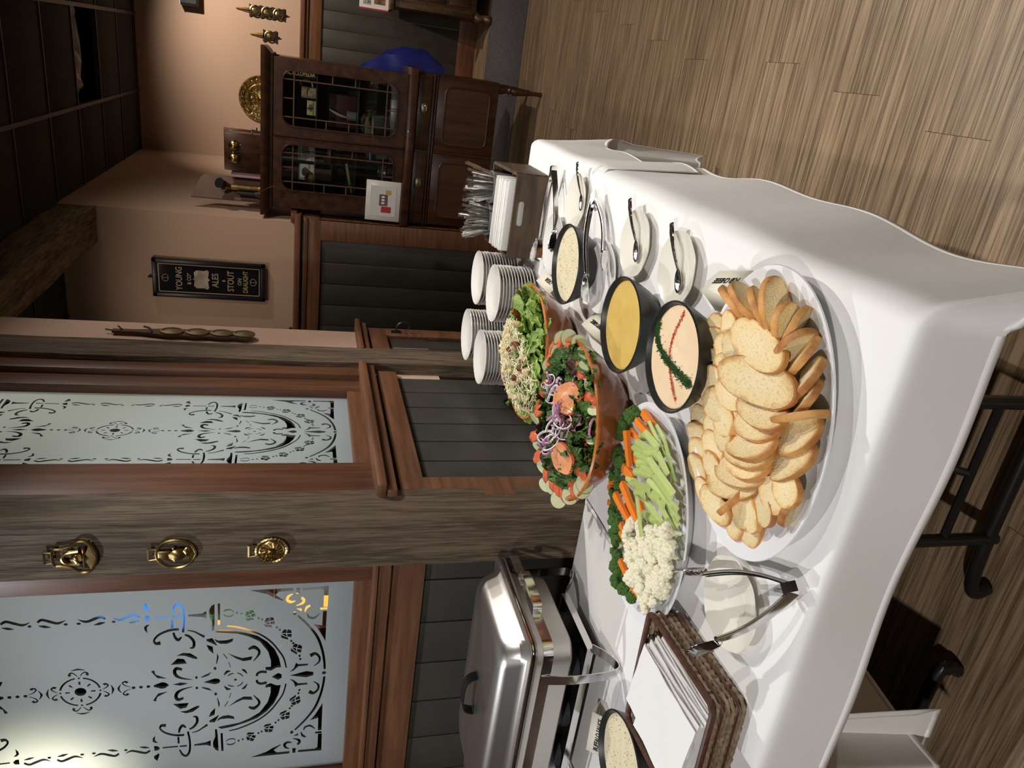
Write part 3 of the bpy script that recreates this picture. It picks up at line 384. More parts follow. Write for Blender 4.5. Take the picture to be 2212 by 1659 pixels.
obj('shelf_board', box(new(), -.75, .95, -.1, .1, 1.05, 1.08), REDW, sh); obj('shelf_board', box(new(), -.75, .95, -.1, .1, .72, .75), REDW, sh)
obj('upright', box(new(), -.78, -.74, -.1, .1, .4, 1.5), REDW, sh); obj('upright', box(new(), .94, .98, -.1, .1, .4, 1.5), REDW, sh)
for i, (x, z) in enumerate(((-.45, 1.12), (.05, 1.12), (.5, 1.12), (-.2, .8), (.35, .8))):
    obj('lit_panel', box(new(), x-.14, x+.14, .06, .08, z, z+.2), AMB, sh)
bc = [(.35, .02, .02), (.05, .25, .08), (.6, .6, .62), (.05, .1, .5), (.5, .25, .03), (.7, .7, .65)]
for i in range(12):
    m_ = mat('bar_bottle_glass_%d' % (i % 6), bc[i % 6], .15)
    b = new(); lathe(b, [(.02, 0), (.034, .005), (.034, .16), (.014, .2), (.013, .26), (.016, .265), (.012, .27)], 12)
    tag(obj('bottle', b, m_, None, (-3.4+i*.135, 2.86, 1.6305 if i % 2 else 1.3005)), 'small coloured bottle on the back bar shelves behind the left etched window', 'bottle', 'bottles on the back bar')
GLOBE = mat('lamp_globe', (1, .9, .7), .5, emit=22)
lp = thing('pendant_lamp', 'warm glowing globe pendant behind the left etched window', 'lamp', (-2.02, 1.93, 2.16))
b = new(); bmesh.ops.create_icosphere(b, subdivisions=3, radius=.09); obj('globe', b, GLOBE, lp)
b = new(); tube(b, [(0, 0, .08), (0, 0, .85)], .006, 6); obj('cord', b, BLACKP, lp)
lp2 = dup(lp, (-1.9, 2.75, 2.35), label='warm glowing globe pendant behind the right etched window')
point('bar_room_light', (-1.9, 2.25, 2.75), 3.5, .1, (.95, 1, .98))
# ---- outer shell of the room, out of frame, so that metal has something to mirror
struct('wall_right', box(new(), 4.2, 4.3, -2.6, 8, 0, CEIL+.4), WALL)
struct('wall_back', box(new(), -3.2, 4.2, -2.7, -2.6, 0, CEIL+.4), WALL)
struct('wall_left_side', box(new(), -3.3, -3.2, -2.6, 1.7, 0, CEIL+.4), WALL)

# ================================================================ carpet runner, tables and cloths
b = new(); box(b, -.95, 4.2, 5.80, 7.03, 0, .006, .002); tag(obj('carpet_runner', b, CARPET), 'dark grey carpet runner along the foot of the far wall', 'carpet')
LINEN = mat('white_linen', (.83, .82, .80), .8, bump=.35, bscale=4.5, bstretch=(1, 1, 1)); TBLTOP = mat('table_board', (.35, .3, .25), .6)
def folding_table(loc, lx, ly, label, foot_ys):
    t = thing('folding_table', label, 'table', loc)
    obj('table_top', box(new(), -lx/2, lx/2, -ly/2, ly/2, T-.035, T-.006, .004), TBLTOP, t)
    for fy in foot_ys:
        b = new()
        for sx in (-.16, .16): tube(b, [(sx, fy, T-.04), (sx, fy, .06)], .014, 10)
        tube(b, smoothpts([(-lx/2+.09, fy, .014), (-lx/2+.08, fy, .05), (-lx/2+.15, fy, .075), (0, fy, .08), (lx/2-.15, fy, .075), (lx/2-.08, fy, .05), (lx/2-.09, fy, .014)], 4), .015, 10)
        obj('leg_frame', b, BLACKM, t)
        b = new(); tube(b, [(0, fy, .2), (0, fy*.35, T-.05)], .009, 8); tube(b, [(-.16, fy, .2), (.16, fy, .2)], .009, 8); obj('brace', b, BLACKM, t)
    return t
folding_table((-.62, 1.68, 0), .77, 1.86, 'near folding table under the white cloth with black tube legs', (-.66, .66))
folding_table((-1.85, 1.20, 0), 1.6, .70, 'left folding table under the chafing dish with black tube legs', (-.2, .2))
def cloth(x0, x1, y0, y1, z, dl, dr, dn, df_, label, seed, fold=.03, flare=.10, cfl=.35, name='tablecloth', nx=64):
    """cloth laid on a board: top, hanging sides with soft folds, corners falling as cones"""
    def axis(a0, a1, da, db, n):
        v = [a0-da+da*i/9 for i in range(9)] if da > 0 else []
        v += [a0+(a1-a0)*i/n for i in range(n+1)]
        if db > 0: v += [a1+db*(i+1)/9 for i in range(9)]
        return v
    us = axis(x0, x1, dl, dr, nx); vs = axis(y0, y1, dn, df_, int(nx*(y1-y0)/(x1-x0))); b = new(); G = []
    for v_ in vs:
        row = []
        for u_ in us:
            cx_, cy_ = min(max(u_, x0), x1), min(max(v_, y0), y1); dx, dy = u_-cx_, v_-cy_; L_ = math.hypot(dx, dy)
            wob = noise.noise(Vector((u_*5+seed, v_*5, seed)))
            if L_ < 1e-6:
                cr_ = .0022*math.exp(-((u_-(x0+x1)/2-.02*math.sin(v_*4))/.008)**2)+.0022*math.exp(-((v_-(y0*.45+y1*.55)-.02*math.sin(u_*5))/.008)**2)
                p = Vector((u_, v_, z+.0035*noise.noise(Vector((u_*3.2, v_*3.2, seed)))+.0015*wob+cr_-.001))
            else:
                nx_, ny_ = dx/L_, dy/L_; corner = abs(nx_*ny_)*2
                s = v_ if abs(dx) > abs(dy) else u_
                ph = math.sin(s*15+seed)*.6+math.sin(s*7.3+2*seed)*.8
                out = min(L_, .02)*.9+flare*max(0, L_-.02)+fold*min(1, L_/.3)*ph*(1-.5*corner)+.55*L_*corner*cfl
                dn_ = max(0, L_-.012)-.008*min(1, L_*20)
                rz = .014
                p = Vector((cx_+nx_*out, cy_+ny_*out, z-dn_*(1-.06*corner)-(.002 if L_ < .03 else 0)))
            if p.z < .008: p.z = .008+.004*abs(wob)
            row.append(b.verts.new(p))
        G.append(row)
    for j in range(len(vs)-1):
        for i in range(len(us)-1): b.faces.new((G[j][i], G[j][i+1], G[j+1][i+1], G[j+1][i]))
    CO_ = [[v.co.copy() for v in row] for row in G]
    o = obj(name, b, LINEN, sharp=75); md = o.modifiers.new('thickness', 'SOLIDIFY'); md.thickness = .0012; md.offset = 0
    sd = o.modifiers.new('soft', 'SUBSURF'); sd.levels = 1; sd.render_levels = 1
    # stitched hem along the border
    J, I = len(vs)-1, len(us)-1
    hb = new(); per = [(0, i) for i in range(I+1)]+[(j, I) for j in range(1, J+1)]+[(J, i) for i in range(I-1, -1, -1)]+[(j, 0) for j in range(J-1, 0, -1)]
    A_, B_ = [], []
    for j, i in per:
        p = CO_[j][i]; q = CO_[min(max(j, 1), J-1)][min(max(i, 1), I-1)]; A_.append(p); B_.append(p.lerp(q, min(1, .014/max(1e-4, (q-p).length))))
    R1, R2 = ring(hb, A_), ring(hb, B_); skin(hb, [R1, R2], cap=False); h_ = obj('hem', hb, LINEN, o, sharp=75); h_.modifiers.new('t', 'SOLIDIFY').thickness = .0024; h_.modifiers[0].offset = 0
    return o
def mk(*a, **k):
    o = cloth(*a, **k); return tag(o, a[9], 'tablecloth')
mk(-1.0, -.225, 1.90, 2.61, T-.003, .02, .31, 0, .70, 'white tablecloth on the far half of the near table, its corner hanging low', 3, .016, .02, .10)
mk(-1.03, -.225, .75, 1.97, T-.0005, .46, .36, .15, 0, 'white tablecloth on the near half of the table, overlapping the far cloth', 8, .012, .10)
mk(-2.62, -1.035, .86, 1.585, T-.002, .3, 0, .5, .07, 'white tablecloth on the left table under the chafing dish', 13, .014, .06)
# near left hanging tail of the near cloth
# ================================================================ crockery
def rim_dish(prof, n=48, sx=1, sy=1, scal=0): 
    b = new(); lathe(b, prof, n, sx=sx, sy=sy, cap=True, fn=(lambda a, r, z: 1+scal*max(0, (r-.05)/.03)*math.cos(a*8)) if scal else None); return b
# white dinner-plate stacks: every plate its own object
pp = [(0, .004), (.052, .004), (.056, 0), (.06, .001), (.064, .006), (.092, .0190), (.0955, .0212), (.0965, .0222), (.0958, .0230), (.09, .0212), (.063, .0095), (.056, .0075), (0, .007)]
pm_ = mesh_of(rim_dish(pp[1:-1], 40), 'dinner_plate', WHITE)
for key, (x, y, n, lab) in {'A': (-.70, 2.535, 13, 'far stack nearest the wooden caddy'), 'B': (-.692, 2.325, 12, 'near stack behind the leafy salad bowl'), 'C': (-.925, 2.555, 14, 'far left stack, the tallest'), 'D': (-.935, 2.355, 13, 'near left stack against the dark panelling')}.items():
    for i in range(n):
        o = obj('dinner_plate', pm_, None, None, (x+rnd.uniform(-.0015, .0015), y+rnd.uniform(-.0015, .0015), T+.001+i*.0105), (0, 0, rnd.uniform(0, 6)))
        tag(o, 'white dinner plate in the %s' % lab, 'plate', 'white plates, '+lab)
# small cream saucers with scalloped rim
sp = [(.0, .004), (.03, .004), (.033, 0), (.036, .001), (.04, .004), (.072, .0125), (.0775, .0165), (.0785, .018), (.0775, .0187), (.071, .0155), (.045, .0075), (.031, .0055), (.030, .0062), (.028, .0055), (0, .0055)]
sm_ = mesh_of(rim_dish(sp[1:-1], 64, scal=.018), 'saucer', CREAM)
for (x, y, s, lab) in ((-.315, 2.005, 1, 'cream scalloped saucer under a spoon, beside the speckled dressing'), (-.327, 1.565, 1, 'cream scalloped saucer under a spoon, beside the yellow sauce'), (-.327, 1.345, 1, 'cream scalloped saucer under a spoon, beside the pub cheese card'), (-.80, .893, 1.06, 'cream scalloped saucer under the near tongs')):
    o = tag(obj('saucer', sm_, None, None, (x, y, T+.002), (0, 0, rnd.uniform(0, 1))), lab, 'saucer', 'cream scalloped saucers'); o.scale = (s, s, 1)
sp2 = [(0.03, .004), (.05, .004), (.054, 0), (.058, .001), (.064, .004), (.088, .014), (.093, .0175), (.0935, .019), (.092, .0195), (.086, .0165), (.06, .0075), (.03, .006)]
sm2 = mesh_of(rim_dish(sp2, 56), 'side_plate', WHITE)
for (x, y, lab) in ((-.452, 1.722, 'white side plate under the tongs between the two dressing bowls'), (-.47, 2.14, 'white side plate under the tongs in front of the wooden caddy')):
    tag(obj('side_plate', sm2, None, None, (x, y, T+.002)), lab, 'plate')
# black stoneware bowls
BW = [(.055, 0), (.066, .002), (.082, .02), (.098, .048), (.106, .068), (.1075, .072), (.1065, .0745), (.104, .074), (.1, .066), (.092, .046), (.08, .026), (.05, .014), (.02, .013)]
bm_ = mesh_of(rim_dish(BW, 64), 'serving_bowl', BLKBOWL)
YEL = mat('yellow_mustard_sauce', (.72, .50, .14), .3, col2=(.66, .44, .11), scale=14, bump=.06, bscale=25)
CRM = mat('cream_speckled_dressing', (.80, .72, .50), .35, col2=(.76, .67, .44), scale=30, bump=.05, bscale=60)
CHE = mat('pale_orange_cheese_spread', (.82, .60, .36), .55, col2=(.86, .66, .43), scale=12, bump=.35, bscale=16)
far_ = onz(1291, 1622, T+.072); bx_, by_ = -1.325, 1.012
def bowl(x, y, label, m_, name, flab, fcat, lvl=.063, amp=.0006):
    tag(obj('serving_bowl', bm_, None, None, (x, y, T+.001)), label, 'bowl', 'black stoneware serving bowls')
    b = new(); N_ = 40; R_ = .0985; rs = []
    for k_ in range(9):
        r = R_*k_/8
        if k_ == 0: c0 = b.verts.new((0, 0, lvl+.002)); continue
        rs.append(ring(b, [(r*math.cos(2*PI*i/N_), r*math.sin(2*PI*i/N_), lvl+amp*4*noise.noise(Vector((r*40*math.cos(2*PI*i/N_), r*40*math.sin(2*PI*i/N_), x*9)))*(1-k_/9)) for i in range(N_)]))
    for i in range(N_): b.faces.new((c0, rs[0][i], rs[0][(i+1) % N_]))
    low = ring(b, [(.085*math.cos(2*PI*i/N_), .085*math.sin(2*PI*i/N_), lvl-.025) for i in range(N_)])
    skin(b, rs+[low], cap=False); b.faces.new(low)
    return tag(obj(name, b, m_, None, (x, y, T+.001), sharp=80), flab, fcat)
dips = {}
dips['che'] = bowl(-.457, 1.187, 'black bowl of pale orange cheese spread beside the bread platter', CHE, 'cheese_spread', 'pale orange cheese spread with parsley and paprika lines', 'cheese spread', .064, .0016)
bowl(-.483, 1.439, 'black bowl of plain yellow sauce', YEL, 'yellow_sauce', 'smooth yellow sauce filling a black bowl', 'sauce')
dips['cae'] = bowl(-.458, 1.851, 'black bowl of speckled cream dressing between the tongs', CRM, 'caesar_dressing', 'speckled cream dressing in the bowl between two tongs', 'dressing')
dips['buf'] = bowl(bx_, by_, 'black bowl of speckled cream dressing beside the paper bag basket', CRM, 'creamy_dressing', 'speckled cream dressing in the bowl beside the basket', 'dressing')
SPECK = mat('pepper_specks', (.12, .09, .04), .8); PARS = mat('chopped_parsley', (.02, .075, .015), .7, rand=0, col2=(.05, .13, .03), scale=90); PAPR = mat('paprika', (.55, .06, .01), .8)
def specks(parent, n, r, z, m_, name, s=(.0008, .0016), gen=None, h=.0008):
    b = new()
    for i in range(n):
        if gen: x, y = gen(i)
        else:
            a, q = rnd.uniform(0, 2*PI), r*math.sqrt(rnd.random()); x, y = q*math.cos(a), q*math.sin(a)
        k_ = rnd.uniform(*s); an = rnd.uniform(0, PI)
        pts = [(x+k_*math.cos(an+j*PI/2)*(1 if j % 2 else .6), y+k_*math.sin(an+j*PI/2)*(1 if j % 2 else .6)) for j in range(4)]
        vs = ring(b, [(px, py, z) for px, py in pts]); top = b.verts.new((x, y, z+h+rnd.random()*h)); b.faces.new(vs[::-1])
        for j in range(4): b.faces.new((vs[j], vs[(j+1) % 4], top))
    return tag(obj(name, b, m_, parent), kind='stuff')
specks(dips['cae'], 130, .094, .0635, SPECK, 'pepper_specks'); specks(dips['buf'], 130, .094, .0635, SPECK, 'pepper_specks')
# parsley and paprika lines traced on the cheese spread
c0 = Vector((-.457, 1.187, 0))
def path(px): return [onz(1260+a/3.687, 560+c/3.687, T+.066)-c0 for a, c in px]
gp = smoothpts([Vector((p.x, p.y, 0)) for p in path([(620, 480), (595, 560), (600, 650), (640, 760), (690, 830), (745, 890), (800, 950), (850, 1000)])], 8)
rp = smoothpts([Vector((p.x, p.y, 0)) for p in path([(805, 420), (770, 500), (730, 580), (700, 680), (685, 780), (690, 880), (700, 960), (715, 1050), (735, 1120)])], 8)
def along(pts, sp_): 
    def g(i):
        p = pts[rnd.randrange(len(pts))]; a = rnd.gauss(0, 1)*sp_; c = rnd.gauss(0, 1)*sp_; return p.x+a, p.y+c
    return g
specks(dips['che'], 1400, 0, .0655, PARS, 'parsley', (.0010, .0026), along(gp[4:], .0040), .0024)
specks(dips['che'], 90, 0, .0655, PARS, 'parsley', (.0008, .0016), along(gp, .010), .001)
specks(dips['che'], 700, 0, .0652, PAPR, 'paprika', (.0006, .0016), along(rp, .0022), .0008)
# oval platters
def platter(cx_, cy_, a, c_, ang, label, H=.03):
    b = new(); pr = [(.62, 0), (.66, .0015), (.72, .004), (.93, H-.006), (.99, H-.001), (1.0, H+.001), (.995, H+.0035), (.97, H+.002), (.9, H-.006), (.74, .009), (.66, .006), (.3, .0055)]
    rs = []
    for r, z in pr: rs.append(ring(b, [(r*a*math.cos(2*PI*i/72), r*c_*math.sin(2*PI*i/72), z) for i in range(72)]))
    skin(b, rs); return tag(obj('serving_platter', b, MELAM, None, (cx_, cy_, T+.001), (0, 0, ang)), label, 'platter')
platter(-.463, .953, .245, .186, math.radians(10.2), 'white oval platter heaped with toasted bread slices', .028)
platter(-.815, 1.197, .236, .182, math.radians(18), 'white oval platter holding the raw vegetables', .042)
# wooden salad bowls
BOWLW = mat('varnished_bowl_wood', (.20, .05, .012), .2, col2=(.36, .115, .03), scale=6, stretch=(1, 1, 3), coat=.5, rand=.06)
BOWLR = mat('orange_bowl_rim', (.62, .22, .04), .25, col2=(.42, .12, .02), scale=20, coat=.4)
def salad_bowl(x, y, label):
    t = thing('salad_bowl', label, 'bowl', (x, y, T+.001), rnd.random(), 'varnished wooden salad bowls')
    b = new(); lathe(b, [(.08, 0), (.112, .003), (.15, .035), (.178, .075), (.196, .114), (.186, .113), (.168, .075), (.14, .04), (.1, .018), (.05, .014)], 24)
    obj('body', b, BOWLW, t, sharp=25)
    b = new(); rs = [ring(b, [(r*math.cos(2*PI*i/48), r*math.sin(2*PI*i/48), z) for i in range(48)]) for r, z in ((.1955, .113), (.199, .119), (.1955, .1225), (.190, .121), (.186, .1125))]
    skin(b, rs+[rs[0]], cap=False); obj('rim', b, BOWLR, t); return t
salad_bowl(-.747, 1.936, 'wooden salad bowl of lettuce with grated cheese and croutons, in front of the plates'); salad_bowl(-.761, 1.528, 'wooden salad bowl of mixed greens, tomato and red onion')
# ---------------------------------------------------------------- spoons, tongs
def spoon_mesh():
    b = new(); P = []; 
    # ornate handle in the xz plane, bowl at x<0
    for i in range(25):
        s = i/24; x = .02+.125*s; z = .010+.012*math.sin(s*PI*.9)*.6+.016*s
        wd = .0050+.0045*(s**2)+(.0035*abs(math.sin(s*14)) if s > .60 else 0); th = .0018
        if s > .97: wd *= .6
        P.append((x, wd, z, th))
    rs = [ring(b, [(x, -w_, z-th), (x, w_, z-th), (x, w_*.8, z+th), (x, -w_*.8, z+th)]) for x, w_, z, th in P]; skin(b, rs)
    n = 14; R = []
    for k_ in range(6):
        q = 1-k_/5*.98; R.append(ring(b, [(-.012+.034*q*math.cos(2*PI*i/n), .0195*q*math.sin(2*PI*i/n)*(1-.12*math.cos(2*PI*i/n)), .0095-.0085*(1-q*q)) for i in range(n)]))
    skin(b, R, cap=False); b.faces.new(R[-1])
    return b
spm = mesh_of(spoon_mesh(), 'serving_spoon', mat('ornate_silver', (.75, .74, .72), .16, 1, bump=.2, bscale=120)); 
for (hx, hy), (bx0, by0), lab in (((1240, 353), (1257, 440), 'ornate steel spoon on the saucer beside the speckled dressing'), ((1354, 432), (1377, 545), 'ornate steel spoon on the saucer beside the yellow sauce'), ((1443, 485), (1468, 610), 'ornate steel spoon on the saucer beside the pub cheese card')):
    A, B = onz(hx, hy, T+.038), onz(bx0, by0, T+.012); d = A-B
    o = tag(obj('serving_spoon', spm, None, None, (B.x+.012*d.x/d.length, B.y+.012*d.y/d.length, T+.0085), (0, 0, math.atan2(d.y, d.x)), ), lab, 'spoon', 'ornate serving spoons')
    s = Vector((d.x, d.y)).length/.155; o.scale = (s, s, s); o.modifiers.new('t', 'SOLIDIFY').thickness = .0007
def tongs(hinge, j1, j2, label):
    """hinge, j1, j2 world points; two channelled arms with scalloped jaws"""
    h = Vector(hinge); t = thing('tongs', label, 'tongs', (h.x, h.y, h.z)); 
    for J in (j1, j2):
        d = Vector(J)-h; L_ = d.length; dx = d.normalized(); side = (Vector(j1)-Vector(j2)).normalized()*(1 if J is j1 else -1); side = (side-dx*side.dot(dx)).normalized(); up = dx.cross(side).normalized()
        b = new(); rs = []; n = 22
        for i in range(n+1):
            s = i/n; p = dx*(L_*(.02+.74*s))+side*(.012*math.sin(s*PI)+.003); w_ = .0085-.0025*s; dpt = .006
            rs.append(ring(b, [p+up*w_-side*dpt, p+up*w_+side*.001, p-up*w_+side*.001, p-up*w_-side*dpt]))
        skin(b, rs, close=False, cap=False); o = obj('arm', b, CHROME, t); o.modifiers.new('t', 'SOLIDIFY').thickness = .0012
        b = new(); rs = []
        for i in range(17):
            s = i/16; p = dx*(L_*(.74+.26*s))+side*(.004-.006*s); w_ = (.006+.016*math.sin(min(1, s*1.15)*PI*.62)+.0018*abs(math.sin(s*17)))*(1 if s < .93 else .7)
            rs.append(ring(b, [p+up*w_*math.cos(a)-side*(.009*(1-abs(math.cos(a)))*(-1)) for a in (0, .6, 1.2, 1.57, 1.94, 2.54, PI)]))
        skin(b, rs, close=False, cap=False); o = obj('jaw', b, CHROME, t); o.modifiers.new('t', 'SOLIDIFY').thickness = .0012
    d = ((Vector(j1)+Vector(j2))/2-h).normalized(); b = new()
    s_ = (Vector(j1)-Vector(j2)).normalized(); u_ = d.cross(s_).normalized()
    rs = [ring(b, [d*q+s_*.009+u_*.009, d*q-s_*.009+u_*.009, d*q-s_*.009-u_*.009, d*q+s_*.009-u_*.009]) for q in (-.004, .028)]; skin(b, rs); obj('hinge', b, CHROME, t)
    b = new(); tube(b, [d*.04+u_*.010, d*.04-u_*.010], .004, 10); obj('rivet', b, STEEL, t)
    return t
G_ = lambda x, y, h: onz(x, y, T+h)
tongs(G_(1727, 1268, .018), G_(1466, 1236, .052), G_(1500, 1412, .078), 'open steel tongs lying across the saucer by the basket')
tongs(G_(1196, 362, .03), G_(1156, 565, .028), G_(1200, 545, .03), 'steel tongs leaning across the plate in front of the wooden caddy')
tongs(G_(1283, 420, .03), G_(1263, 655, .075), G_(1308, 590, .03), 'steel tongs resting across the white plate and the speckled dressing bowl')
# ---------------------------------------------------------------- tent cards
def tent(a, c_, away, label, words, hgt=.034, half=.036, size=.02, **kw):
    """ridge from a to c_ (ground points below the ridge); text on the side pointing to 'away'"""
    A, C = Vector(a), Vector(c_); d = (C-A); L_ = d.length; mid = (A+C)/2; ang = math.atan2(d.y, d.x)
    t = thing('name_card', label, 'card', (mid.x, mid.y, T+.002), ang)
    side = 1 if (Vector((-d.y, d.x)).dot(Vector(away)) > 0) else -1
    for s in (1, -1):
        b = new(); q = ring(b, [(-L_/2, 0, hgt), (L_/2, 0, hgt), (L_/2, s*half, 0), (-L_/2, s*half, 0)]); b.faces.new(q)
        o = obj('card_face', b, CARD, t); o.modifiers.new('t', 'SOLIDIFY').thickness = .0006
    tx = text_mesh('lettering', words, size, INK, t, bold=.0004, **kw)
    tilt = math.atan2(hgt, half); nrm = side
    # text plane: x along the ridge as read from the side, y up the slope
    ex = Vector((-side, 0, 0)); ey = Vector((0, -side*math.cos(tilt), math.sin(tilt))); ez = ex.cross(ey)
    m_ = Matrix((ex, ey, ez)).transposed().to_4x4(); m_.translation = Vector((0, side*half/2, hgt/2))+ez*.0012; tx.matrix_local = m_
    return t
cz = lambda x, y: onz(x, y, T+.034)
tent(cz(1517, 627), cz(1589, 628), (1, .1), 'cream tent card reading PUB CHEESE above the bread platter', 'PUB CHEESE', size=.0185, squeeze=.80)
tent(cz(1190, 633), cz(1168, 615)+Vector((0, .045, 0)), (1, .4), 'cream tent card reading CAESAR beside the speckled dressing', 'CAESAR', size=.019, squeeze=.85)
tent(cz(1297, 733)+Vector((.0, .0, 0)), cz(1263, 706)+Vector((0, .02, 0)), (1, .4), 'cream tent card lettered HONEY GARLIC beside the yellow sauce', 'HONEY GARLIC', size=.016, squeeze=.72)
tent(cz(1262, 1604)-Vector((0, .02, 0)), cz(1276, 1523)-Vector((0, .02, 0)), (0, -1), 'cream tent card reading BUFFALO SAUCE in front of the chafing dish', 'BUFFALO SAUCE', size=.0175, squeeze=.72)
# ---------------------------------------------------------------- wooden caddy with napkins and cutlery
CADW = mat('grey_brown_caddy_wood', (.045, .026, .014), .55, col2=(.115, .072, .042), scale=5, stretch=(1.2, 6, 14), bump=.15, bscale=20)
bx, by = -.433, 2.46; t = thing('cutlery_caddy', 'grey brown wooden caddy box with oval hand hole at the far end', 'caddy', (bx, by, T+.002))
W_, D_, H_ = .133, .13, .104
def slot(cx_, cz_, rx, rz, n=20): return [(cx_+(rx-rz)*(1 if math.cos(2*PI*i/n) >= 0 else -1)+rz*math.cos(2*PI*i/n), cz_+rz*math.sin(2*PI*i/n)) for i in range(n)]
def holed(name, half, hgt, hole, y0, y1, m_, par, rotz=0, loc=(0, 0, 0)):
    cu = bpy.data.curves.new(name, 'CURVE'); cu.dimensions = '2D'; cu.fill_mode = 'BOTH'; cu.extrude = (y1-y0)/2
    for pts in ([(-half, 0), (half, 0), (half, hgt), (-half, hgt)], hole):
        s = cu.splines.new('POLY'); s.points.add(len(pts)-1); s.use_cyclic_u = True
        for p_, q in zip(s.points, pts): p_.co = (q[0], q[1], 0, 1)
    o_ = bpy.data.objects.new(name, cu); COL.objects.link(o_); bpy.context.view_layer.update()
    me = bpy.data.meshes.new_from_object(o_.evaluated_get(bpy.context.evaluated_depsgraph_get())); bpy.data.objects.remove(o_)
    me.materials.clear(); me.materials.append(m_); return obj(name, me, None, par, loc, (PI/2, 0, rotz))
holed('front_panel', W_, H_, slot(.008, .078, .042, .0125), 0, .012, CADW, t, 0, (0, -D_+.006, 0))
holed('back_panel', W_, H_+.02, slot(0, .09, .04, .0125), 0, .012, CADW, t, 0, (0, D_-.006, 0))
for s in (-1, 1):
    b = new(); A = ring(b, [(s*W_-.005, -D_+.012, 0), (s*W_-.005, D_-.012, 0), (s*W_-.005, D_-.012, H_+.02), (s*W_-.005, -D_+.012, H_)]); B = ring(b, [(s*W_+.005, -D_+.012, 0), (s*W_+.005, D_-.012, 0), (s*W_+.005, D_-.012, H_+.02), (s*W_+.005, -D_+.012, H_)]); skin(b, [A, B]); obj('side_panel', b, CADW, t)
obj('floor_panel', box(new(), -W_+.006, W_-.006, -D_+.012, D_-.012, 0, .008), CADW, t)
obj('divider', box(new(), -W_+.006, W_-.006, -.012, -.006, .008, .09), CADW, t)
nm = []
for v in range(3):
    b = new(); box(b, -.112, .112, -.0022, .0022, 0, .112, .0008)
    for q in b.verts: q.co.y += .002*noise.noise(q.co*18+Vector((v*9, 0, 0)))
    nm.append(mesh_of(b, 'paper_napkin', NAPK))
for i in range(16):
    o = tag(obj('paper_napkin', nm[i % 3], None, None, (bx-.004+rnd.uniform(-.005, .005), by-D_+.019+i*.0062, T+.011+rnd.uniform(0, .008)+.0012*i), (rnd.uniform(-.04, .02), 0, rnd.uniform(-.02, .02))), 'folded white paper napkin standing upright in the wooden caddy', 'napkin', 'napkins in the wooden caddy')
CUPM = mat('frosted_plastic_cup', (.75, .76, .76), .35, trans=.75, alpha=1, ior=1.2)
cm_ = new(); lathe(cm_, [(.03, 0), (.042, .002), (.0515, .125), (.0535, .128), (.0535, .134), (.051, .134), (.0405, .005), (.03, .004)], 32); cm_ = mesh_of(cm_, 'plastic_cup', CUPM)
def handle_mesh(kind):
    b = new(); rs = []
    for i in range(22):
        s = i/21; z = .19*s; w_ = .0020+.0022*s+(.0026*abs(math.sin(s*17)) if s > .72 else 0)*(1 if s < .98 else .3)
        x = .006*math.sin(s*2.6+kind); rs.append(ring(b, [(x-.0014, -w_, z), (x-.0014, w_, z), (x+.0014, w_*.8, z), (x+.0014, -w_*.8, z)]))
    skin(b, rs); return mesh_of(b, 'fork', mat('cutlery_steel', (.7, .69, .67), .18, 1, bump=.12, bscale=150))
hm = [handle_mesh(k) for k in range(3)]
for ci, (cx_, kind, nn) in enumerate(((-.375, 'knife', 34), (-.487, 'fork', 44))):
    cy_ = 2.525
    tag(obj('plastic_cup', cm_, None, None, (cx_, cy_, T+.0105)), 'frosted plastic cup of loose %s in the %s half of the wooden caddy' % (('knives and spoons', 'right') if ci == 0 else ('forks', 'left')), 'cup')
    for i in range(nn):
        a = rnd.uniform(0, 2*PI); r = .036*math.sqrt(rnd.random()); lean = .10+.28*r/.036 if ci else rnd.uniform(.05, .42)
        o = obj('knife' if ci == 0 else 'fork', hm[i % 3], None, None, (cx_+.55*r*math.cos(a), cy_+.55*r*math.sin(a), T+.018+rnd.uniform(0, .012)))
        ax = Vector((math.cos(a)*math.sin(lean*.8), math.sin(a)*math.sin(lean*.8), 1)).normalized()
        o.rotation_euler = (Matrix.Rotation(0, 3, 'Z').to_quaternion() @ Vector((0, 0, 1)).rotation_difference(ax)).to_euler(); o.rotation_euler.rotate_axis('Z', rnd.uniform(0, 6))
        k_ = rnd.uniform(.98, 1.14); o.scale = (1.15, 1.15, k_)
        tag(o, 'steel %s with ornate handle up in the %s plastic cup' % (('table knife', 'right') if ci == 0 else ('fork', 'left')), 'knife' if ci == 0 else 'fork', 'knives in the right cup' if ci == 0 else 'forks in the left cup')
# ---------------------------------------------------------------- chafing dish
xa, xb, ya, yb = -1.80, -1.187, 1.212, 1.575; cx_, cy_ = (xa+xb)/2, (ya+yb)/2
t = thing('chafing_dish', 'rectangular stainless steel chafing dish with closed lid on a strap frame', 'chafing dish', (cx_, cy_, T+.001)); hx, hy = (xb-xa)/2, (yb-ya)/2
def rrect(hx_, hy_, r, z, n=6):
    out = []
    for (sx, sy, a0) in ((1, 1, 0), (-1, 1, PI/2), (-1, -1, PI), (1, -1, 1.5*PI)):
        for i in range(n+1): a = a0+PI/2*i/n; out.append((sx*(hx_-r)+r*math.cos(a), sy*(hy_-r)+r*math.sin(a), z))
    return out
def rr(b, prof): rs = [ring(b, rrect(hx-i, hy-i, r, z)) for i, r, z in prof]; skin(b, rs); return b
obj('water_pan', rr(new(), [(.05, .04, .105), (.035, .05, .115), (.024, .05, .20), (.02, .05, .212), (0, .03, .214), (0, .03, .219), (.02, .04, .219)]), STEEL, t, sharp=30)
obj('food_pan_rim', rr(new(), [(.022, .04, .219), (.004, .03, .2215), (.004, .03, .2245), (.03, .04, .2245)]), CHROME, t)
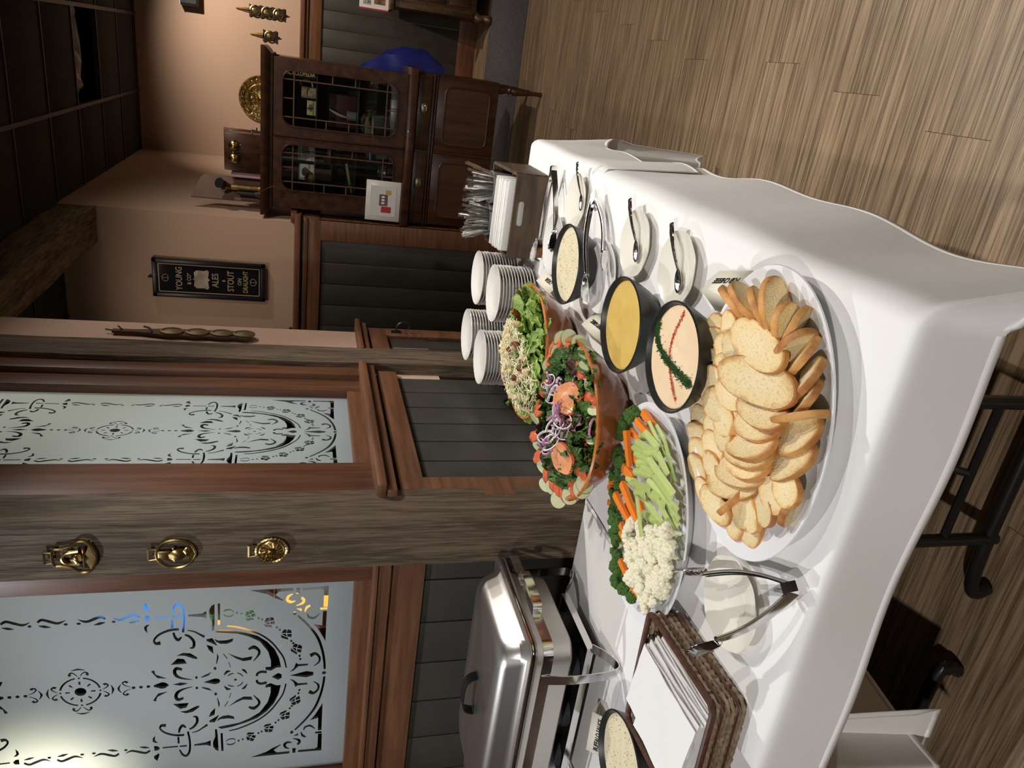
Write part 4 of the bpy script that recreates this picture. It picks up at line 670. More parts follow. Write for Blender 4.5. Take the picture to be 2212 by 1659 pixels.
ld = obj('lid', rr(new(), [(.006, .03, .227), (-.002, .03, .2285), (-.002, .03, .2315), (.012, .035, .234), (.022, .045, .245), (.03, .05, .272), (.04, .055, .284), (.055, .06, .289), (.085, .05, .291), (.09, .045, .2895), (.14, .03, .2905)]), STEEL, t, sharp=30)
b = new(); strip(b, smoothpts([(-.06, 0, .292), (-.052, 0, .312), (-.03, 0, .322), (.03, 0, .322), (.052, 0, .312), (.06, 0, .292)], 4), (0, .014, 0), .003); obj('lid_handle', b, BLACKP, ld)
b = new(); band = rrect(hx+.004, hy+.004, .035, .19, 8); band.append(band[0]); strip(b, band, (0, 0, .012), .0025); obj('frame_band', b, CHROME, t)
for sx in (-1, 1):
    for sy in (-1, 1):
        X = sx*(hx-.085); b = new()
        strip(b, smoothpts([(X, sy*(hy+.006), .2), (X, sy*(hy+.014), .12), (X+sx*.004, sy*(hy+.012), .03), (X+sx*.006, sy*(hy-.004), .004), (X+sx*.006, sy*(hy-.045), .02), (X+sx*.005, sy*(hy-.075), .045)], 5), (.0125, 0, 0), .0025); obj('leg', b, CHROME, t)
b = new()
for sy in (-1, 1): strip(b, [(-hx+.085, sy*(hy-.078), .047), (hx-.085, sy*(hy-.078), .047)], (0, 0, .009), .003)
for sx in (-1, 1): strip(b, [(sx*(hx-.085), -hy+.078, .047), (sx*(hx-.085), hy-.078, .047)], (0, 0, .009), .003)
obj('shelf_frame', b, CHROME, t)
obj('shelf_plate', box(new(), -hx+.087, hx-.087, -hy+.08, hy-.08, .036, .040), BLACKM, t)
b = new(); strip(b, smoothpts([(hx+.005, -.07, .19), (hx+.03, -.06, .19), (hx+.035, 0, .19), (hx+.03, .06, .19), (hx+.005, .07, .19)], 4), (0, 0, .011), .0025); obj('end_handle', b, CHROME, t)
CAN = mat('grey_fuel_can', (.10, .10, .105), .4, .4)
for x in (-1.70, -1.55, -1.40):
    c = thing('fuel_can', 'small grey chafing fuel can under the water pan, %s' % {-1.70: 'farthest left', -1.55: 'in the middle', -1.40: 'nearest the post'}[x], 'fuel can', (x, cy_-.03, T+.042), 0, 'chafing fuel cans')
    b = new(); lathe(b, [(.03, 0), (.041, .001), (.042, .004), (.042, .052), (.040, .055), (.03, .056)], 28); obj('can', b, CAN, c); b = new(); lathe(b, [(.022, .0565), (.024, .0565), (.024, .061), (.02, .0612)], 20); obj('lid', b, STEEL, c)
# neighbouring lid peeping in at the edge of the frame
p = ony(975, 1652, 1.45); t = thing('steel_lid', 'rounded steel lid end just showing at the edge behind the chafing dish', 'lid', (p.x-.07, 1.45, T+.001))
b = new(); lathe(b, [(.09, 0), (.1, .004), (.1, .2), (.095, .235), (.08, .25), (.04, .258), (.02, .259)], 40); obj('dome', b, STEEL, t)
b = new(); tube(b, smoothpts([(-.03, 0, .258), (-.02, 0, .28), (.02, 0, .28), (.03, 0, .258)], 4), .006, 8); obj('handle', b, BLACKP, t)
# ---------------------------------------------------------------- wicker basket of paper bags
ROPE = mat('twisted_seagrass', (.17, .115, .07), .85, col2=(.32, .23, .15), scale=60); RATT = mat('red_brown_rattan', (.055, .02, .011), .5, col2=(.10, .04, .02), scale=90)
x0, x1, y0, y1 = -1.205, -.936, .780, 1.038; t = thing('wicker_basket', 'rectangular woven seagrass basket with dark rattan rim, full of white paper bags', 'basket', ((x0+x1)/2, (y0+y1)/2, T+.001), math.radians(3)); hx, hy = (x1-x0)/2, (y1-y0)/2
obj('bottom', box(new(), -hx+.008, hx-.008, -hy+.008, hy-.008, 0, .006), ROPE, t)
for row in range(6):
    b = new(); per = []; n = 90; z = .008+row*.0098
    for i in range(n):
        base = rrect(hx-.002, hy-.002, .018, z, 5); 
    P = rrect(hx-.002, hy-.002, .018, z, 5); P.append(P[0]); Q = []
    for a_, c_ in zip(P, P[1:]):
        A, C = Vector(a_), Vector(c_); k_ = max(1, int((C-A).length/.006))
        for j in range(k_): Q.append(A.lerp(C, j/k_))
    Q = [q+Vector((0, 0, .0016*math.sin(i*1.7+row*PI)))+Vector((q.x, q.y, 0)).normalized()*.0016*math.sin(i*1.7+row*PI) for i, q in enumerate(Q)]; Q.append(Q[0])
    tube(b, Q, [.0052+.0011*math.sin(i*2.3+row) for i in range(len(Q))], 6); obj('woven_strand', b, ROPE, t)
b = new(); P = rrect(hx, hy, .018, .069, 6); P.append(P[0]); tube(b, P, .0058, 8); tube(b, [(q[0], q[1], .066) for q in P], .004, 6); obj('rim', b, RATT, t)
for i in range(2):
    b = new(); P = rrect(hx+.004, hy+.004, .018, .022+.03*i, 6); P.append(P[0]); tube(b, P, .0022, 6); obj('rattan_band', b, RATT, t)
pbm = []
for v in range(3):
    b = new(); nx_, ny_ = 8, 10; vs_ = []
    for s in (1, -1):
        vs_.append([[b.verts.new((-.068+.136*i/nx_, -.108+.216*j/ny_, s*(.0011+.0012*noise.noise(Vector((i*.6+v*5, j*.5, s))))+.004*noise.noise(Vector((i*.35, j*.3+v*7, 0))))) for i in range(nx_+1)] for j in range(ny_+1)])
    for g, fl_ in zip(vs_, (0, 1)):
        for j in range(ny_):
            for i in range(nx_): q = (g[j][i], g[j][i+1], g[j+1][i+1], g[j+1][i]); b.faces.new(q if not fl_ else q[::-1])
    for j in range(ny_):
        for i in (0, nx_): b.faces.new((vs_[0][j][i], vs_[0][j+1][i], vs_[1][j+1][i], vs_[1][j][i]))
    for i in range(nx_):
        for j in (0, ny_): b.faces.new((vs_[0][j][i], vs_[0][j][i+1], vs_[1][j][i+1], vs_[1][j][i]))
    pbm.append(mesh_of(b, 'paper_bag', PAPER))
for i in range(26):
    left = i < 9; j = i if left else i-9
    px, pz = ((x0+x1)/2-.052-.001*j, .012+.006*j) if left else ((x0+x1)/2+.05-.0022*j, .012+.0052*j)
    o = obj('paper_bag', pbm[i % 3], None, None, (px+rnd.uniform(-.003, .003), (y0+y1)/2-.004+rnd.uniform(-.004, .004)-.0006*j, T+pz), (rnd.uniform(-.015, .015), .04+.003*j if not left else .1, math.radians(3)+rnd.uniform(-.03, .03)))
    tag(o, 'flat white paper bag in the %s pile inside the woven basket' % ('lower left' if left else 'taller right'), 'paper bag', 'paper bags in the %s pile' % ('lower left' if left else 'taller right'))

# ================================================================ bread slices, placed one by one on the platter
CRUMB = bpy.data.materials.new('toasted_crumb'); CRUMB.use_nodes = True
def crumb():
    nt = CRUMB.node_tree; N = nt.nodes; L = nt.links; S = N['Principled BSDF'].inputs; S['Roughness'].default_value = .8
    tc = N.new('ShaderNodeTexCoord'); oi = N.new('ShaderNodeObjectInfo'); mp = N.new('ShaderNodeMapping'); mp.inputs['Scale'].default_value = (1/.056, 1/.031, 0); L.new(tc.outputs['Object'], mp.inputs[0])
    ln = N.new('ShaderNodeVectorMath'); ln.operation = 'LENGTH'; L.new(mp.outputs[0], ln.inputs[0])
    ad = N.new('ShaderNodeVectorMath'); ad.operation = 'ADD'; L.new(tc.outputs['Object'], ad.inputs[0]); cm = N.new('ShaderNodeCombineXYZ'); ml = N.new('ShaderNodeMath'); ml.operation = 'MULTIPLY'; ml.inputs[1].default_value = 9
    L.new(oi.outputs['Random'], ml.inputs[0]); [L.new(ml.outputs[0], cm.inputs[k]) for k in range(3)]; L.new(cm.outputs[0], ad.inputs[1])
    n1 = N.new('ShaderNodeTexNoise'); n1.inputs['Scale'].default_value = 38; n1.inputs['Detail'].default_value = 6; L.new(ad.outputs[0], n1.inputs['Vector'])
    n2 = N.new('ShaderNodeTexNoise'); n2.inputs['Scale'].default_value = 330; n2.inputs['Detail'].default_value = 3; L.new(ad.outputs[0], n2.inputs['Vector'])
    m1 = N.new('ShaderNodeMath'); m1.operation = 'MULTIPLY_ADD'; m1.inputs[1].default_value = .75; L.new(n1.outputs[0], m1.inputs[0]); L.new(ln.outputs[1], m1.inputs[2])
    cr = N.new('ShaderNodeValToRGB'); E_ = cr.color_ramp.elements; E_[0].position = .5; E_[0].color = (.90, .74, .44, 1); E_[1].position = 1.28; E_[1].color = (.55, .25, .06, 1)
    e = E_.new(.95); e.color = (.88, .68, .34, 1)
    mr = N.new('ShaderNodeMapRange'); mr.inputs[2].default_value = 1.6; mr.inputs[3].default_value = 0; mr.inputs[4].default_value = 1; L.new(m1.outputs[0], mr.inputs[0])
    E_[0].position = .38; e.position = .74; E_[len(E_)-1].position = .93; L.new(mr.outputs[0], cr.inputs[0])
    c2 = N.new('ShaderNodeValToRGB'); c2.color_ramp.elements[0].position = .30; c2.color_ramp.elements[0].color = (.45, .3, .18, 1); c2.color_ramp.elements[1].position = .47; c2.color_ramp.elements[1].color = (1, 1, 1, 1); L.new(n2.outputs[0], c2.inputs[0])
    mx = N.new('ShaderNodeMix'); mx.data_type = 'RGBA'; mx.blend_type = 'MULTIPLY'; mx.inputs[0].default_value = .38; L.new(cr.outputs[0], mx.inputs[6]); L.new(c2.outputs[0], mx.inputs[7])
    hs = N.new('ShaderNodeHueSaturation'); m3 = N.new('ShaderNodeMapRange'); m3.inputs[3].default_value = .88; m3.inputs[4].default_value = 1.08; L.new(oi.outputs['Random'], m3.inputs[0]); L.new(m3.outputs[0], hs.inputs['Value']); L.new(mx.outputs[2], hs.inputs['Color']); L.new(hs.outputs[0], S['Base Color'])
    bp = N.new('ShaderNodeBump'); bp.inputs['Strength'].default_value = .6; bp.inputs['Distance'].default_value = .004; L.new(n2.outputs[0], bp.inputs['Height']); L.new(bp.outputs[0], S['Normal'])
crumb()
CRUST = mat('bread_crust', (.42, .16, .04), .6, col2=(.66, .34, .10), scale=20, bump=.2, bscale=50, rand=.15)
def bread(seed):
    b = new(); n = 26; th = .006
    out = []
    for i in range(n):
        a = 2*PI*i/n; k = 1+.07*noise.noise(Vector((math.cos(a)*1.4, math.sin(a)*1.4, seed*5.3)))
        out.append((.5*k*math.copysign(abs(math.cos(a))**.85, math.cos(a)), .5*k*math.copysign(abs(math.sin(a))**.9, math.sin(a))))
    L_, W_ = .112, .060
    sc = ((.80, th), (.965, th*.97), (1.0, th*.72), (1.012, 0), (1.0, -th*.72), (.965, -th*.97), (.80, -th))
    rs = [ring(b, [(x*L_*q, y*W_*q, z+.0009*noise.noise(Vector((x*5, y*5, seed+q)))) for x, y in out]) for q, z in sc]
    skin(b, rs, cap=False)
    for R, z in ((rs[0], th), (rs[-1], -th)):
        inn = ring(b, [(x*L_*.42, y*W_*.42, z*(.93)+.0012*noise.noise(Vector((x*9, y*9, seed)))) for x, y in out]); skin(b, [R, inn], cap=False)
        b.faces.new(inn)
    b.verts.ensure_lookup_table()
    bend = .25
    for v in b.verts: v.co.z += -bend*v.co.x*v.co.x*(1 if seed % 2 else .3)
    b.faces.ensure_lookup_table()
    for f in b.faces:
        rr_ = max(math.hypot(v.co.x/(L_*.5), v.co.y/(W_*.5)) for v in f.verts); mn = min(math.hypot(v.co.x/(L_*.5), v.co.y/(W_*.5)) for v in f.verts)
        f.material_index = 1 if mn > .90 else 0
    return mesh_of(b, 'bread_slice', [CRUMB, CRUST], 34)
BR = [bread(s) for s in range(4)]
c3 = lambda x, y: (1260+x/3.687, 560+y/3.687)
c4 = lambda x, y: (1400+x/4.424, 800+y/4.424)
def slice_(f, x1, y1, x2, y2, z, roll=0, L=None, i=[0], wk=1, pitch=0):
    A, B = onz(*f(x1, y1), T+z), onz(*f(x2, y2), T+z); c = (A+B)/2; d = B-A; ln = d.length; 
    o = obj('bread_slice', BR[i[0] % 4], None, None, c, (0, 0, 0)); i[0] += 1
    o.rotation_euler = (Matrix.Rotation(math.atan2(d.y, d.x), 3, 'Z') @ Matrix.Rotation(math.radians(pitch), 3, 'Y') @ Matrix.Rotation(math.radians(roll), 3, 'X')).to_euler()
    roll += rnd.uniform(-9, 9); pitch += rnd.uniform(-8, 8)
    o.rotation_euler = (Matrix.Rotation(math.atan2(d.y, d.x)+rnd.uniform(-.08, .08), 3, 'Z') @ Matrix.Rotation(math.radians(pitch), 3, 'Y') @ Matrix.Rotation(math.radians(roll), 3, 'X')).to_euler()
    k = ln/.112; o.scale = (k, wk*(.75+.25*k), 1.0)
    return tag(o, 'toasted bread slice overlapping others on the white oval platter', 'bread slice', 'toasted bread slices')
S3 = [  # fan at the top, standing on edge
 (1110,245,1330,500,.045,62), (1225,185,1390,505,.050,70), (1362,225,1485,585,.048,55), (1530,135,1505,605,.046,72), (1650,340,1575,655,.044,75), (1775,375,1620,695,.040,48),
 (1812,555,1575,815,.042,80), (1865,640,1610,915,.036,38), (1930,830,1640,1060,.036,35), (1905,1000,1650,1215,.034,35), (1915,1215,1550,1305,.042,80),
 # lying slices down the middle
 (1195,520,1605,865,.062,-8), (1130,880,1675,1085,.066,-6), (1225,1095,1655,1285,.055,-22), (1215,1270,1600,1345,.052,-30), (1125,1440,1570,1480,.050,-28),
 # overlapping columns on the left
 (1010,495,1150,620,.030,8), (1105,480,1260,600,.040,5), (985,625,1160,690,.030,10), (1070,660,1260,800,.044,2), (1130,620,1330,810,.050,-6), (965,735,1120,840,.030,10), (1000,770,1110,880,.036,8),
 (1050,850,1270,900,.044,4), (915,905,1080,990,.030,12), (985,920,1180,1030,.042,6), (1080,1000,1290,1140,.050,-4), (875,995,1040,1090,.028,12), (970,1030,1130,1130,.038,8), (960,1110,1260,1230,.046,2),
 (862,1110,1010,1210,.027,12), (875,1220,1040,1350,.030,10), (970,1260,1130,1400,.038,6), (1040,1230,1230,1340,.046,0), (855,1360,1040,1470,.028,10), (1050,1330,1200,1470,.044,2), (965,1430,1130,1540,.036,6), (845,1495,1030,1580,.026,10), (1110,1480,1560,1560,.046,-26)]
def relabel(o, where, grp): tag(o, 'toasted bread slice '+where, None, grp)
for n_, q in enumerate(S3):
    o = slice_(c3, *q)
    if n_ < 11: relabel(o, 'standing on edge along the near right side of the bread platter', 'bread slices on edge')
    elif n_ == 11: o['label'] = 'large toasted bread slice lying highest, nearest the fan of slices on edge'
    elif n_ == 12: o['label'] = 'largest toasted bread slice lying across the middle of the heap'
    elif n_ < 16: relabel(o, 'shingled behind the largest one down the middle of the heap', 'bread slices down the middle')
    else: relabel(o, 'overlapping in the rows along the far side of the bread platter', 'bread slices on the far side')
S4 = [(1660,500,1230,740,.038,16), (1600,760,1160,960,.036,14), (750,800,1200,950,.044,-20), (640,870,1190,1020,.038,-16), (565,1000,1120,1110,.034,-12), (400,850,580,1040,.026,8), (540,850,720,980,.034,4),
 (470,1080,640,1240,.024,6), (530,1130,780,1450,.030,-4), (715,1340,910,1150,.040,-50), (790,1280,900,1620,.022,4), (880,1180,940,1520,.028,8), (940,1130,1010,1560,.034,4), (1050,1120,1180,1500,.036,2), (1150,1010,1260,1380,.040,-4), (1240,980,1420,1300,.042,-2),
 (1400,1210,1300,1470,.028,62), (900,1480,1090,1600,.020,0)]
for q in S4: relabel(slice_(c4, *q), 'spread at the left end of the bread heap', 'bread slices at the left end')
# extra slices low in the heap that fill it out
for k in range(12):
    a = rnd.uniform(0, 6.28); r = rnd.uniform(0, .09)
    o = obj('bread_slice', BR[k % 4], None, None, (-.475+1.15*r*math.cos(a), .965+.8*r*math.sin(a), T+.018+.01*(k % 3)), (rnd.uniform(-.15, .15), rnd.uniform(-.1, .1), rnd.uniform(0, 6)))
    tag(o, 'toasted bread slice underneath the others at the bottom of the heap', 'bread slice', 'bread slices underneath')
# ================================================================ raw vegetables on the second platter
CEL = mat('celery', (.30, .42, .07), .4, col2=(.62, .70, .28), scale=6, stretch=(.6, 20, 20), bump=.2, bscale=20, bstretch=(1, 30, 30), rand=.14)
CELE = mat('cut_celery_end', (.70, .76, .42), .5)
CAR = mat('carrot', (.78, .17, .015), .4, col2=(.88, .27, .03), scale=12, stretch=(1, 6, 6), rand=.1)
BROC = mat('broccoli_head', (.035, .11, .015), .75, col2=(.11, .22, .035), scale=70, bump=.5, bscale=200); BSTEM = mat('broccoli_stem', (.25, .38, .10), .5)
CAUL = mat('cauliflower_head', (.86, .80, .56), .7, col2=(.92, .88, .70), scale=50, bump=.25, bscale=160); CSTEM = mat('cauliflower_stem', (.72, .74, .48), .5)
def celery(seed):
    b = new(); rs = []
    for i in range(9):
        s = i/8; x = -.5+s; y0_ = .03*math.sin(s*3+seed); w_ = .5*(.85+.25*s)
        R = []
        for a in (-1, -.66, -.33, 0, .33, .66, 1): R.append((x, y0_+a*w_, .5*(1-a*a)*.9-.15))
        for a in (.8, .4, 0, -.4, -.8): R.append((x, y0_+a*w_*.75, .5*(1-a*a)*.35-.28))
        rs.append(ring(b, R))
    skin(b, rs); b.faces.ensure_lookup_table()
    for f in b.faces:
        if len(f.verts) > 4: f.material_index = 1
    return mesh_of(b, 'celery_stick', [CEL, CELE], 50)
CE = [celery(k) for k in range(3)]
def carrot(seed):
    b = new(); rs = []
    for i in range(6):
        s = i/5; x = -.5+s; k = 1-.25*s; rs.append(ring(b, [(x, -.5*k, -.5*k), (x, .5*k, -.45*k), (x, .46*k, .4*k), (x, 0, .5*k), (x, -.46*k, .42*k)]))
    skin(b, rs)
    for v in b.verts: v.co.z += .08*math.sin(v.co.x*3+seed); v.co.y += .05*noise.noise(v.co*2+Vector((seed, 0, 0)))
    return mesh_of(b, 'carrot_stick', CAR, 35)
CA = [carrot(k) for k in range(3)]
v2 = lambda x, y: (1060+x/4.424, 800+y/4.424)
v5 = lambda x, y: (1260+x/3.687, 1020+y/3.687)
def stick(ms, f, x1, y1, x2, y2, w_, z, z2, name, label, cat, group, i=[0]):
    A, B = onz(*f(x1, y1), T+z), onz(*f(x2, y2), T+z2); d = B-A; o = obj(name, ms[i[0] % 3], None, None, (A+B)/2); i[0] += 1
    o.rotation_euler = d.to_track_quat('X', 'Z').to_euler(); o.scale = (d.length, w_, w_*.62); return tag(o, label, cat, group)
cel = lambda f, *a: stick(CE, f, *a, 'celery_stick', 'pale green celery stick on the raw vegetable platter', 'celery stick', 'celery sticks')
car = lambda f, *a: stick(CA, f, *a, 'carrot_stick', 'orange carrot stick on the raw vegetable platter', 'carrot stick', 'carrot sticks')
for q in ((1510,490,1660,830,.013,.055,.045), (1580,530,1660,680,.014,.045,.04), (1660,675,1755,1075,.014,.05,.04), (1420,640,1490,620,.022,.05,.05), (1470,600,1600,760,.022,.058,.055), (1390,690,1590,820,.022,.062,.06), (1360,740,1500,800,.021,.06,.06),
          (1380,800,1520,870,.022,.062,.06), (1470,790,1600,780,.02,.064,.06), (1400,880,1530,860,.02,.06,.06), (1400,910,1510,900,.02,.055,.055), (1510,860,1740,1200,.024,.07,.058), (1590,790,1680,1010,.022,.06,.055), (1370,970,1560,1000,.02,.06,.058),
          (1440,930,1620,1040,.022,.058,.055), (1300,1030,1440,1130,.02,.062,.06), (1340,1080,1520,1150,.022,.064,.06), (1500,1060,1740,1290,.019,.064,.055), (1550,1020,1780,1350,.018,.068,.052), (1380,1170,1470,1180,.024,.066,.066), (1480,1160,1660,1300,.02,.058,.055),
          (1590,1240,1770,1600,.017,.06,.045), (1440,1210,1640,1480,.02,.06,.055), (1390,1210,1440,1590,.014,.075,.075), (1450,1370,1610,1500,.022,.056,.052), (1650,1180,1790,1440,.02,.05,.042), (1640,1230,1790,1490,.018,.045,.04), (1420,1110,1620,1240,.022,.055,.055)):
    cel(v2, *q)
for q in ((1455,400,1560,520,.017,.05,.045), (1395,480,1540,640,.017,.056,.05), (1340,580,1440,680,.017,.05,.05), (1295,575,1330,920,.019,.066,.06), (1340,780,1400,880,.016,.05,.05), (1270,930,1370,1020,.022,.06,.056), (1255,1080,1400,1430,.019,.062,.058), (1190,1180,1330,1460,.018,.066,.062),
          (1290,1300,1400,1400,.017,.052,.05), (1140,1060,1220,1090,.014,.045,.045), (1130,1120,1230,1140,.014,.045,.045), (1125,1260,1200,1310,.014,.045,.045), (1330,1310,1440,1450,.016,.05,.05), (1150,1570,1210,1590,.012,.04,.04), (1240,1470,1300,1640,.015,.055,.052), (1420,1260,1470,1380,.016,.05,.05)):
    car(v2, *q)
for q in ((300,470,340,560,.016,.056,.05), (330,560,380,680,.015,.056,.05), (225,600,280,640,.013,.04,.04), (295,700,410,960,.016,.058,.05), (320,760,440,985,.015,.054,.048), (300,410,350,520,.015,.052,.05), (370,740,420,830,.014,.048,.046)):
    car(v5, *q)
def floret(seed, mh, ms, name, k=9, flat=.8):
    b = new(); R_ = random.Random(seed)
    for i in range(k):
        u_ = 1-(i+.5)/k*1.05; a = i*2.39996+R_.uniform(-.2, .2); r = math.sqrt(max(0, 1-u_*u_)); q_ = R_.uniform(.72, .95)
        blob(b, (q_*.78*r*math.cos(a), q_*.78*r*math.sin(a), .18+q_*.5*u_*flat), R_.uniform(.19, .29), 2, .3, 6, (1, 1, 1), seed+i)
    blob(b, (0, 0, .12), .6, 2, .1, 3, (1, 1, .7), seed)
    n0 = len(b.faces); 
    for f in b.faces: f.material_index = 0
    rs = [ring(b, [(q*math.cos(2*PI*j/8), q*math.sin(2*PI*j/8), z) for j in range(8)]) for q, z in ((.16, -.85), (.2, -.5), (.3, -.1), (.55, .2))]; skin(b, rs)
    for i in range(3):
        a = R_.uniform(0, 6.28); tube(b, [(0, 0, -.5), (.45*math.cos(a), .45*math.sin(a), .15)], [.12, .16], 6)
    b.faces.ensure_lookup_table()
    for f in b.faces[n0:]: f.material_index = 1
    return mesh_of(b, name, [mh, ms], 60)
BF = [floret(s, BROC, BSTEM, 'broccoli_floret', 30, .9) for s in (1, 2, 3)]; CF = [floret(s, CAUL, CSTEM, 'cauliflower_floret', 24, .9) for s in (4, 5, 6, 7)]
def fl_(ms, f, x, y, r, z, name, label, cat, group, i=[0]):
    P = onz(*f(x, y), T+z); o = obj(name, ms[i[0] % len(ms)], None, None, P, (rnd.uniform(-.7, .7), rnd.uniform(-.7, .7), rnd.uniform(0, 6))); i[0] += 1
    o.scale = (r, r, r); return tag(o, label, cat, group)
br = lambda f, x, y, r, z=.05: fl_(BF, f, x, y, r, z, 'broccoli_floret', 'dark green broccoli floret along the far edge of the vegetable platter', 'broccoli', 'broccoli florets')
ca = lambda f, x, y, r, z=.055: fl_(CF, f, x, y, r, z, 'cauliflower_floret', 'pale cauliflower floret on the left end of the vegetable platter', 'cauliflower', 'cauliflower florets')
for q in ((1370,430,.024), (1300,490,.023), (1270,560,.020), (1250,610,.018), (1230,800,.021), (1250,870,.021), (1200,1000,.020), (1240,950,.018), (1190,1180,.018), (1200,1250,.016), (1180,1340,.018), (1200,1430,.021), (1220,1500,.020), (1190,1560,.019), (1210,1620,.02), (1230,1100,.018)): br(v2, *q)
for q in ((270,400,.020), (285,540,.021), (280,640,.022), (275,740,.022), (290,800,.02), (285,870,.024), (330,930,.018), (390,1000,.016)): br(v5, *q)
for q in ((400,420,.024), (370,500,.022), (480,440,.024), (500,520,.023), (560,470,.022), (640,460,.022), (690,480,.026), (560,560,.026), (450,580,.022), (390,590,.022), (400,680,.024), (470,650,.026), (560,650,.024), (640,600,.024), (700,590,.020), (660,680,.024), (700,660,.022), (590,720,.022), (500,740,.024), (420,740,.022),
          (560,800,.026), (480,840,.022), (400,840,.024), (640,790,.022), (690,780,.020), (640,880,.024), (560,890,.022), (480,920,.024), (620,940,.022), (540,980,.022), (490,1000,.018), (510,1070,.020), (570,1030,.018), (440,800,.026), (520,600,.028), (600,840,.022)): ca(v5, *q)
# ================================================================ salads
def leaf(seed, frill=.5):
    b = new(); n, m_ = 10, 7; G = []
    R_ = random.Random(seed); 
    for j in range(m_+1):
        t_ = j/m_; w_ = .5*math.sin(PI*(.12+.80*t_))**.7; row = []
        for i in range(n+1):
            s = -1+2*i/n; e = abs(s)
            row.append(b.verts.new((s*w_*(1+.12*frill*math.sin(t_*25+s*4)), t_-.5, .16*e*e*w_-.25*(t_-.5)**2+frill*.14*e**1.5*math.sin(t_*17+s*9+seed)+.05*noise.noise(Vector((s*2, t_*3, seed))))))
        G.append(row)
    for j in range(m_):
        for i in range(n): b.faces.new((G[j][i], G[j][i+1], G[j+1][i+1], G[j+1][i]))
    return b
ROM = mat('romaine_lettuce', (.12, .26, .03), .42, col2=(.42, .55, .14), scale=4, bump=.5, bscale=14, rand=.3, spec=.4); MIX = mat('dark_mixed_greens', (.035, .10, .015), .45, col2=(.13, .24, .04), scale=6, bump=.5, bscale=16, rand=.35)
REDL = mat('red_leaf', (.05, .012, .02), .45, col2=(.10, .05, .03), scale=6)
RL = [mesh_of(leaf(s, .5), 'lettuce_leaf', ROM, 80) for s in (1, 2, 3)]; ML = [mesh_of(leaf(s, 1.1), 'salad_leaf', MIX, 80) for s in (4, 5, 6)]; XL = [mesh_of(leaf(s, 1.0), 'salad_leaf', REDL, 80) for s in (7,)]
def dome(x, y, cx_, cy_, h, R_=.185): return T+.108+h*(1-min(1, ((x-cx_)**2+(y-cy_)**2)/R_**2))
def fill_under(cx_, cy_, m_, name, label, h):
    b = new(); rs = []
    for k in range(8):
        r = .182*(1-k/8); rs.append(ring(b, [(r*math.cos(2*PI*i/30), r*math.sin(2*PI*i/30), .092+h*(1-(r/.182)**2)+.007*noise.noise(Vector((r*60*math.cos(2*PI*i/30), r*60*math.sin(2*PI*i/30), cx_)))) for i in range(30)]))
    bt = ring(b, [(.09*math.cos(2*PI*i/30), .09*math.sin(2*PI*i/30), .03) for i in range(30)]); skin(b, [bt]+rs)
    return tag(obj(name, b, m_, None, (cx_, cy_, T)), label, 'salad', kind='stuff')
def scatter(ms, n, cx_, cy_, h, size, name, label, cat, group, R_=.165, tilt=.5, pick=None, dz=0, seed=1):
    q = random.Random(seed)
    for k in range(n):
        a = q.uniform(0, 2*PI); r = R_*math.sqrt(q.random()); x, y = cx_+r*math.cos(a), cy_+r*math.sin(a)
        if pick: x, y = pick(q)
        o = obj(name, ms[k % len(ms)], None, None, (x, y, dome(x, y, cx_, cy_, h)+dz+q.uniform(-.004, .006)), (q.uniform(-tilt, tilt), q.uniform(-tilt, tilt), q.uniform(0, 6.28)))
        s = q.uniform(*size); o.scale = (s, s, s); tag(o, label, cat, group)
C1, C2 = (-.747, 1.936), (-.761, 1.528)
fill_under(*C1, ROM, 'chopped_lettuce', 'chopped green lettuce filling the cheese-topped salad bowl', .035); fill_under(*C2, MIX, 'mixed_greens', 'dark mixed greens filling the tomato salad bowl', .04)
scatter(RL, 80, *C1, .045, (.045, .075), 'lettuce_leaf', 'torn green lettuce leaf in the cheese-topped salad', 'lettuce', 'lettuce leaves of the cheese-topped salad', .182, .6, None, 0, 3)
# lettuce left bare on the side next to the table edge, toppings over the rest
CROU = mat('crouton', (.74, .54, .27), .8, col2=(.90, .76, .50), scale=30, bump=.3, bscale=60, rand=.12); BACN = mat('dark_crouton', (.22, .08, .04), .7, rand=.2)
cr = []
for s in range(3):
    b = new(); box(b, -.5, .5, -.45, .45, -.4, .4, .12)
    for v in b.verts: v.co *= 1+.25*noise.noise(v.co*2+Vector((s*5, 0, 0)))
    cr.append(mesh_of(b, 'crouton', CROU))
crb = [c.copy() for c in cr[:1]]; crb[0].materials.clear(); crb[0].materials.append(BACN)
pk = lambda q: (lambda a, r: (C1[0]-.045+r*math.cos(a), C1[1]+.005+r*math.sin(a)*1.05))(q.uniform(0, 6.28), .135*math.sqrt(q.random()))
scatter(cr, 60, *C1, .058, (.012, .021), 'crouton', 'small golden crouton on the cheese-topped salad', 'crouton', 'croutons', .15, 3, pk, .009, 5)
scatter(crb, 14, *C1, .062, (.012, .017), 'crouton', 'dark toasted crouton on the cheese-topped salad', 'crouton', 'dark croutons', .15, 3, pk, .010, 6)
CHS = mat('grated_cheese', (.97, .91, .64), .6, rand=0); b = new(); q = random.Random(9)
for k in range(1100):
    a, r = q.uniform(0, 6.28), .15*math.sqrt(q.random()); x, y = C1[0]-.045+r*math.cos(a)*.9, C1[1]+r*math.sin(a)*1.1
    z = dome(x, y, *C1, .06)+q.uniform(.002, .016); an = q.uniform(0, 6.28); l = q.uniform(.006, .015); tl = q.uniform(-.5, .5); d = Vector((math.cos(an)*math.cos(tl), math.sin(an)*math.cos(tl), math.sin(tl)))*l
    c = Vector((x-C1[0], y-C1[1], z-T)); tube(b, [c-d, c+Vector((0, 0, .0015)), c+d], .0011, 4)
tag(obj('grated_cheese', b, CHS, None, (C1[0], C1[1], T)), 'pale grated cheese strewn over the lettuce salad', 'grated cheese', kind='stuff')
